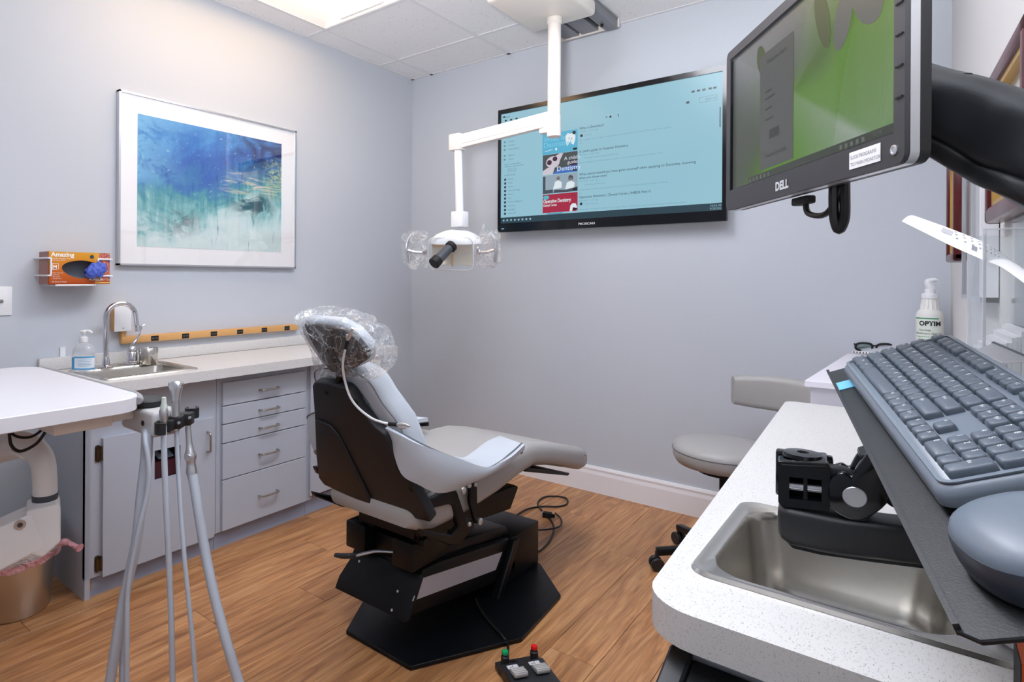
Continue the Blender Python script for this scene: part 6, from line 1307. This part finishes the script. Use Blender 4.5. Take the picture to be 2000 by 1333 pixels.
obj('tray_bracket', join(prism([cam2(*p) for p in ((1675, 888), (1700, 880), (1745, 940), (1760, 990), (1735, 985), (1700, 930))], 0.05, MA @ T(0, 0, -0.037), 0.003, 1)), blackm_m, r)
obj('wall_rail', bar(MA @ Vector((*cam2(1830, 1066), -0.005)), Vector((WR(1.1)-0.01, 1.1, 0.86)), 0.05, 0.045, 0.005), blackp_m, r)

r = thing('keyboard', None, 'dark grey full-size computer keyboard on the tilted tray', 'keyboard', M=MK)
kb_m = mat('keyboard_case', (116, 126, 138), 0.28); key_m = mat('key_grey', (88, 98, 110), 0.36, bump=0.08, bscale=900)
case = []
for z, g in ((-0.024, -0.004), (-0.021, 0.0), (-0.012, 0.0), (-0.006, -0.003), (-0.003, -0.008)):
    case.append([(p[0], p[1], z) for p in rrect(0.45+2*g, 0.142+2*g, 0.014, 5)])
obj('case', loft(case), kb_m, r, local=True, smooth=40)
obj('well_rim', slab_with_hole(rrect(0.438, 0.130, 0.012, 4), rrect(0.428, 0.122, 0.008, 4), -0.003, -0.0015), kb_m, r, local=True)
U = 0.0188; keys = {}; legends = []
def key(x, y, wd, hd, s=None):
    k = (round(wd, 4), round(hd, 4))
    if k not in keys:
        rings = []
        for z, g, rr_ in ((-0.003, 0.0, 0.002), (0.0015, -0.0004, 0.0022), (0.0035, -0.0012, 0.0024), (0.0042, -0.0026, 0.0024)):
            rings.append([(p[0], p[1], z) for p in rrect(wd-0.0014+2*g, hd-0.0014+2*g, rr_, 2)])
        o = obj('key', loft(rings), key_m, r, local=True, smooth=50); keys[k] = o; o.location = (x, y, 0)
    else: o = inst(keys[k], r, T(x, y, 0))
    if s: legends.append(text(s, 0.0068 if len(s) == 1 else 0.0044, T(x-wd/2+0.004, y+0.0005, 0.0045)))
x0 = -0.212; ry = [0.026, 0.008, -0.0105, -0.029, -0.0475]; H_ = 0.0184
def rowk(y, items, x=x0):
    for it in items:
        s, wdt = it if isinstance(it, tuple) else (it, 1)
        if s is not None: key(x+wdt*U/2, y, wdt*U, H_, s)
        x += wdt*U
rowk(ry[0], list('`1234567890-=')+[('Back', 2), (None, .25), 'Ins', 'Hm', 'PgU', (None, .25), 'Nm', '/', '*', '-'])
rowk(ry[1], [('Tab', 1.5)]+list('QWERTYUIOP[]')+[('\\', 1.5), (None, .25), 'Del', 'End', 'PgD', (None, .25), '7', '8', '9'])
rowk(ry[2], [('Caps', 1.75)]+list("ASDFGHJKL;'")+[('Enter', 2.25), (None, 3.5), '4', '5', '6'])
rowk(ry[3], [('Shift', 2.25)]+list('ZXCVBNM,./')+[('Shift', 2.75), (None, 1.25), '^', (None, 1.25), '1', '2', '3'])
rowk(ry[4], [('Ctrl', 1.25), ('Win', 1.25), ('Alt', 1.25), (' ', 6.25), ('Alt', 1.25), ('Fn', 1.25), ('Mn', 1.25), ('Ctrl', 1.25), (None, .25), '<', 'v', '>', (None, .25), ('0', 2), '.'])
kx = x0+21.5*U+0.5*U
key(kx, (ry[1]+ry[2])/2, U, H_*2, '+'); key(kx, (ry[3]+ry[4])/2, U, H_*2, 'Ent')
x = x0
for i, s in enumerate(['Esc', None]+['F%d' % k for k in range(1, 5)]+[None]+['F%d' % k for k in range(5, 9)]+[None]+['F%d' % k for k in range(9, 13)]+[None, 'Prt', 'Scr', 'Pse', None, 'Vol', 'Up', 'Mut', 'Cal']):
    wd = U*(0.55 if s is None and i > 1 else 0.4 if s is None else 1)
    if s: key(x+U*0.98/2, 0.0495, U*0.98, 0.0155, s)
    x += wd*0.98
obj('key_legends', join(*legends), mat('legend_white', (240, 244, 248), 0.5), r, local=True, smooth=0)
# mouse on the tray
MO = MK @ T(0.312, -0.036, -0.0295) @ RZ(8)
r = thing('computer_mouse', None, 'dark blue-grey computer mouse on the keyboard tray', 'mouse', M=MO)
rings = []
for z, s, in ((0.0, 0.90), (0.003, 0.97), (0.012, 1.0), (0.022, 0.99), (0.027, 0.96)):
    rings.append([(0.058*s*p[0], 0.047*s*p[1], z) for p in sup(1, 1, 36, 2.3)])
obj('mouse_body', loft(rings), mat('mouse_side', (58, 66, 78), 0.4), r, local=True, smooth=50)
rings = []
for z, s in ((0.027, 0.955), (0.031, 0.92), (0.035, 0.82), (0.038, 0.6), (0.0392, 0.3), (0.0395, 0.05)):
    rings.append([(0.058*s*p[0], 0.047*s*p[1], z) for p in sup(1, 1, 36, 2.3)])
obj('mouse_top', loft(rings), mat('mouse_top', (104, 115, 128), 0.35), r, local=True, smooth=60)
obj('scroll_wheel', lathe([(0, -0.003), (0.007, -0.003), (0.007, 0.003), (0, 0.003)], 16, T(0.03, 0.0, 0.036) @ RX(90)), rubber_m, r, local=True)
# blue tab under the keyboard edge
p = MK @ Vector((-0.19, -0.075, -0.0285))
tag(obj('sticky_note', xf(box(-0.018, 0.018, -0.012, 0.012, 0, 0.001), MK @ T(-0.2, -0.078, -0.0298)), mat('cyan_paper', (120, 200, 235), 0.6), smooth=0), 'small cyan paper tab tucked under the keyboard edge', 'sticky note')

# flat print too fine to pick apart piece by piece
for o in bpy.data.objects:
    if o.name.split('.')[0] in ('task_icons', 'key_legends', 'menu_icons', 'menu_text', 'menu_dots', 'toolbar', 'sign_in_button', 'result_text', 'result_title', 'channel_icons', 'duration_tags', 'print', 'lettering', 'thumbnail_lettering', 'dialog_text', 'sticker_lettering', 'label_lettering', 'certificate_text', 'socket_slots', 'brand_lettering', 'chair_symbol', 'neck_ribs', 'thumbnail_art', 'thumbnail_detail', 'thumbnail_dark', 'thumbnail_mark') and o.parent and o.name != 'print':
        o['kind'] = 'stuff'
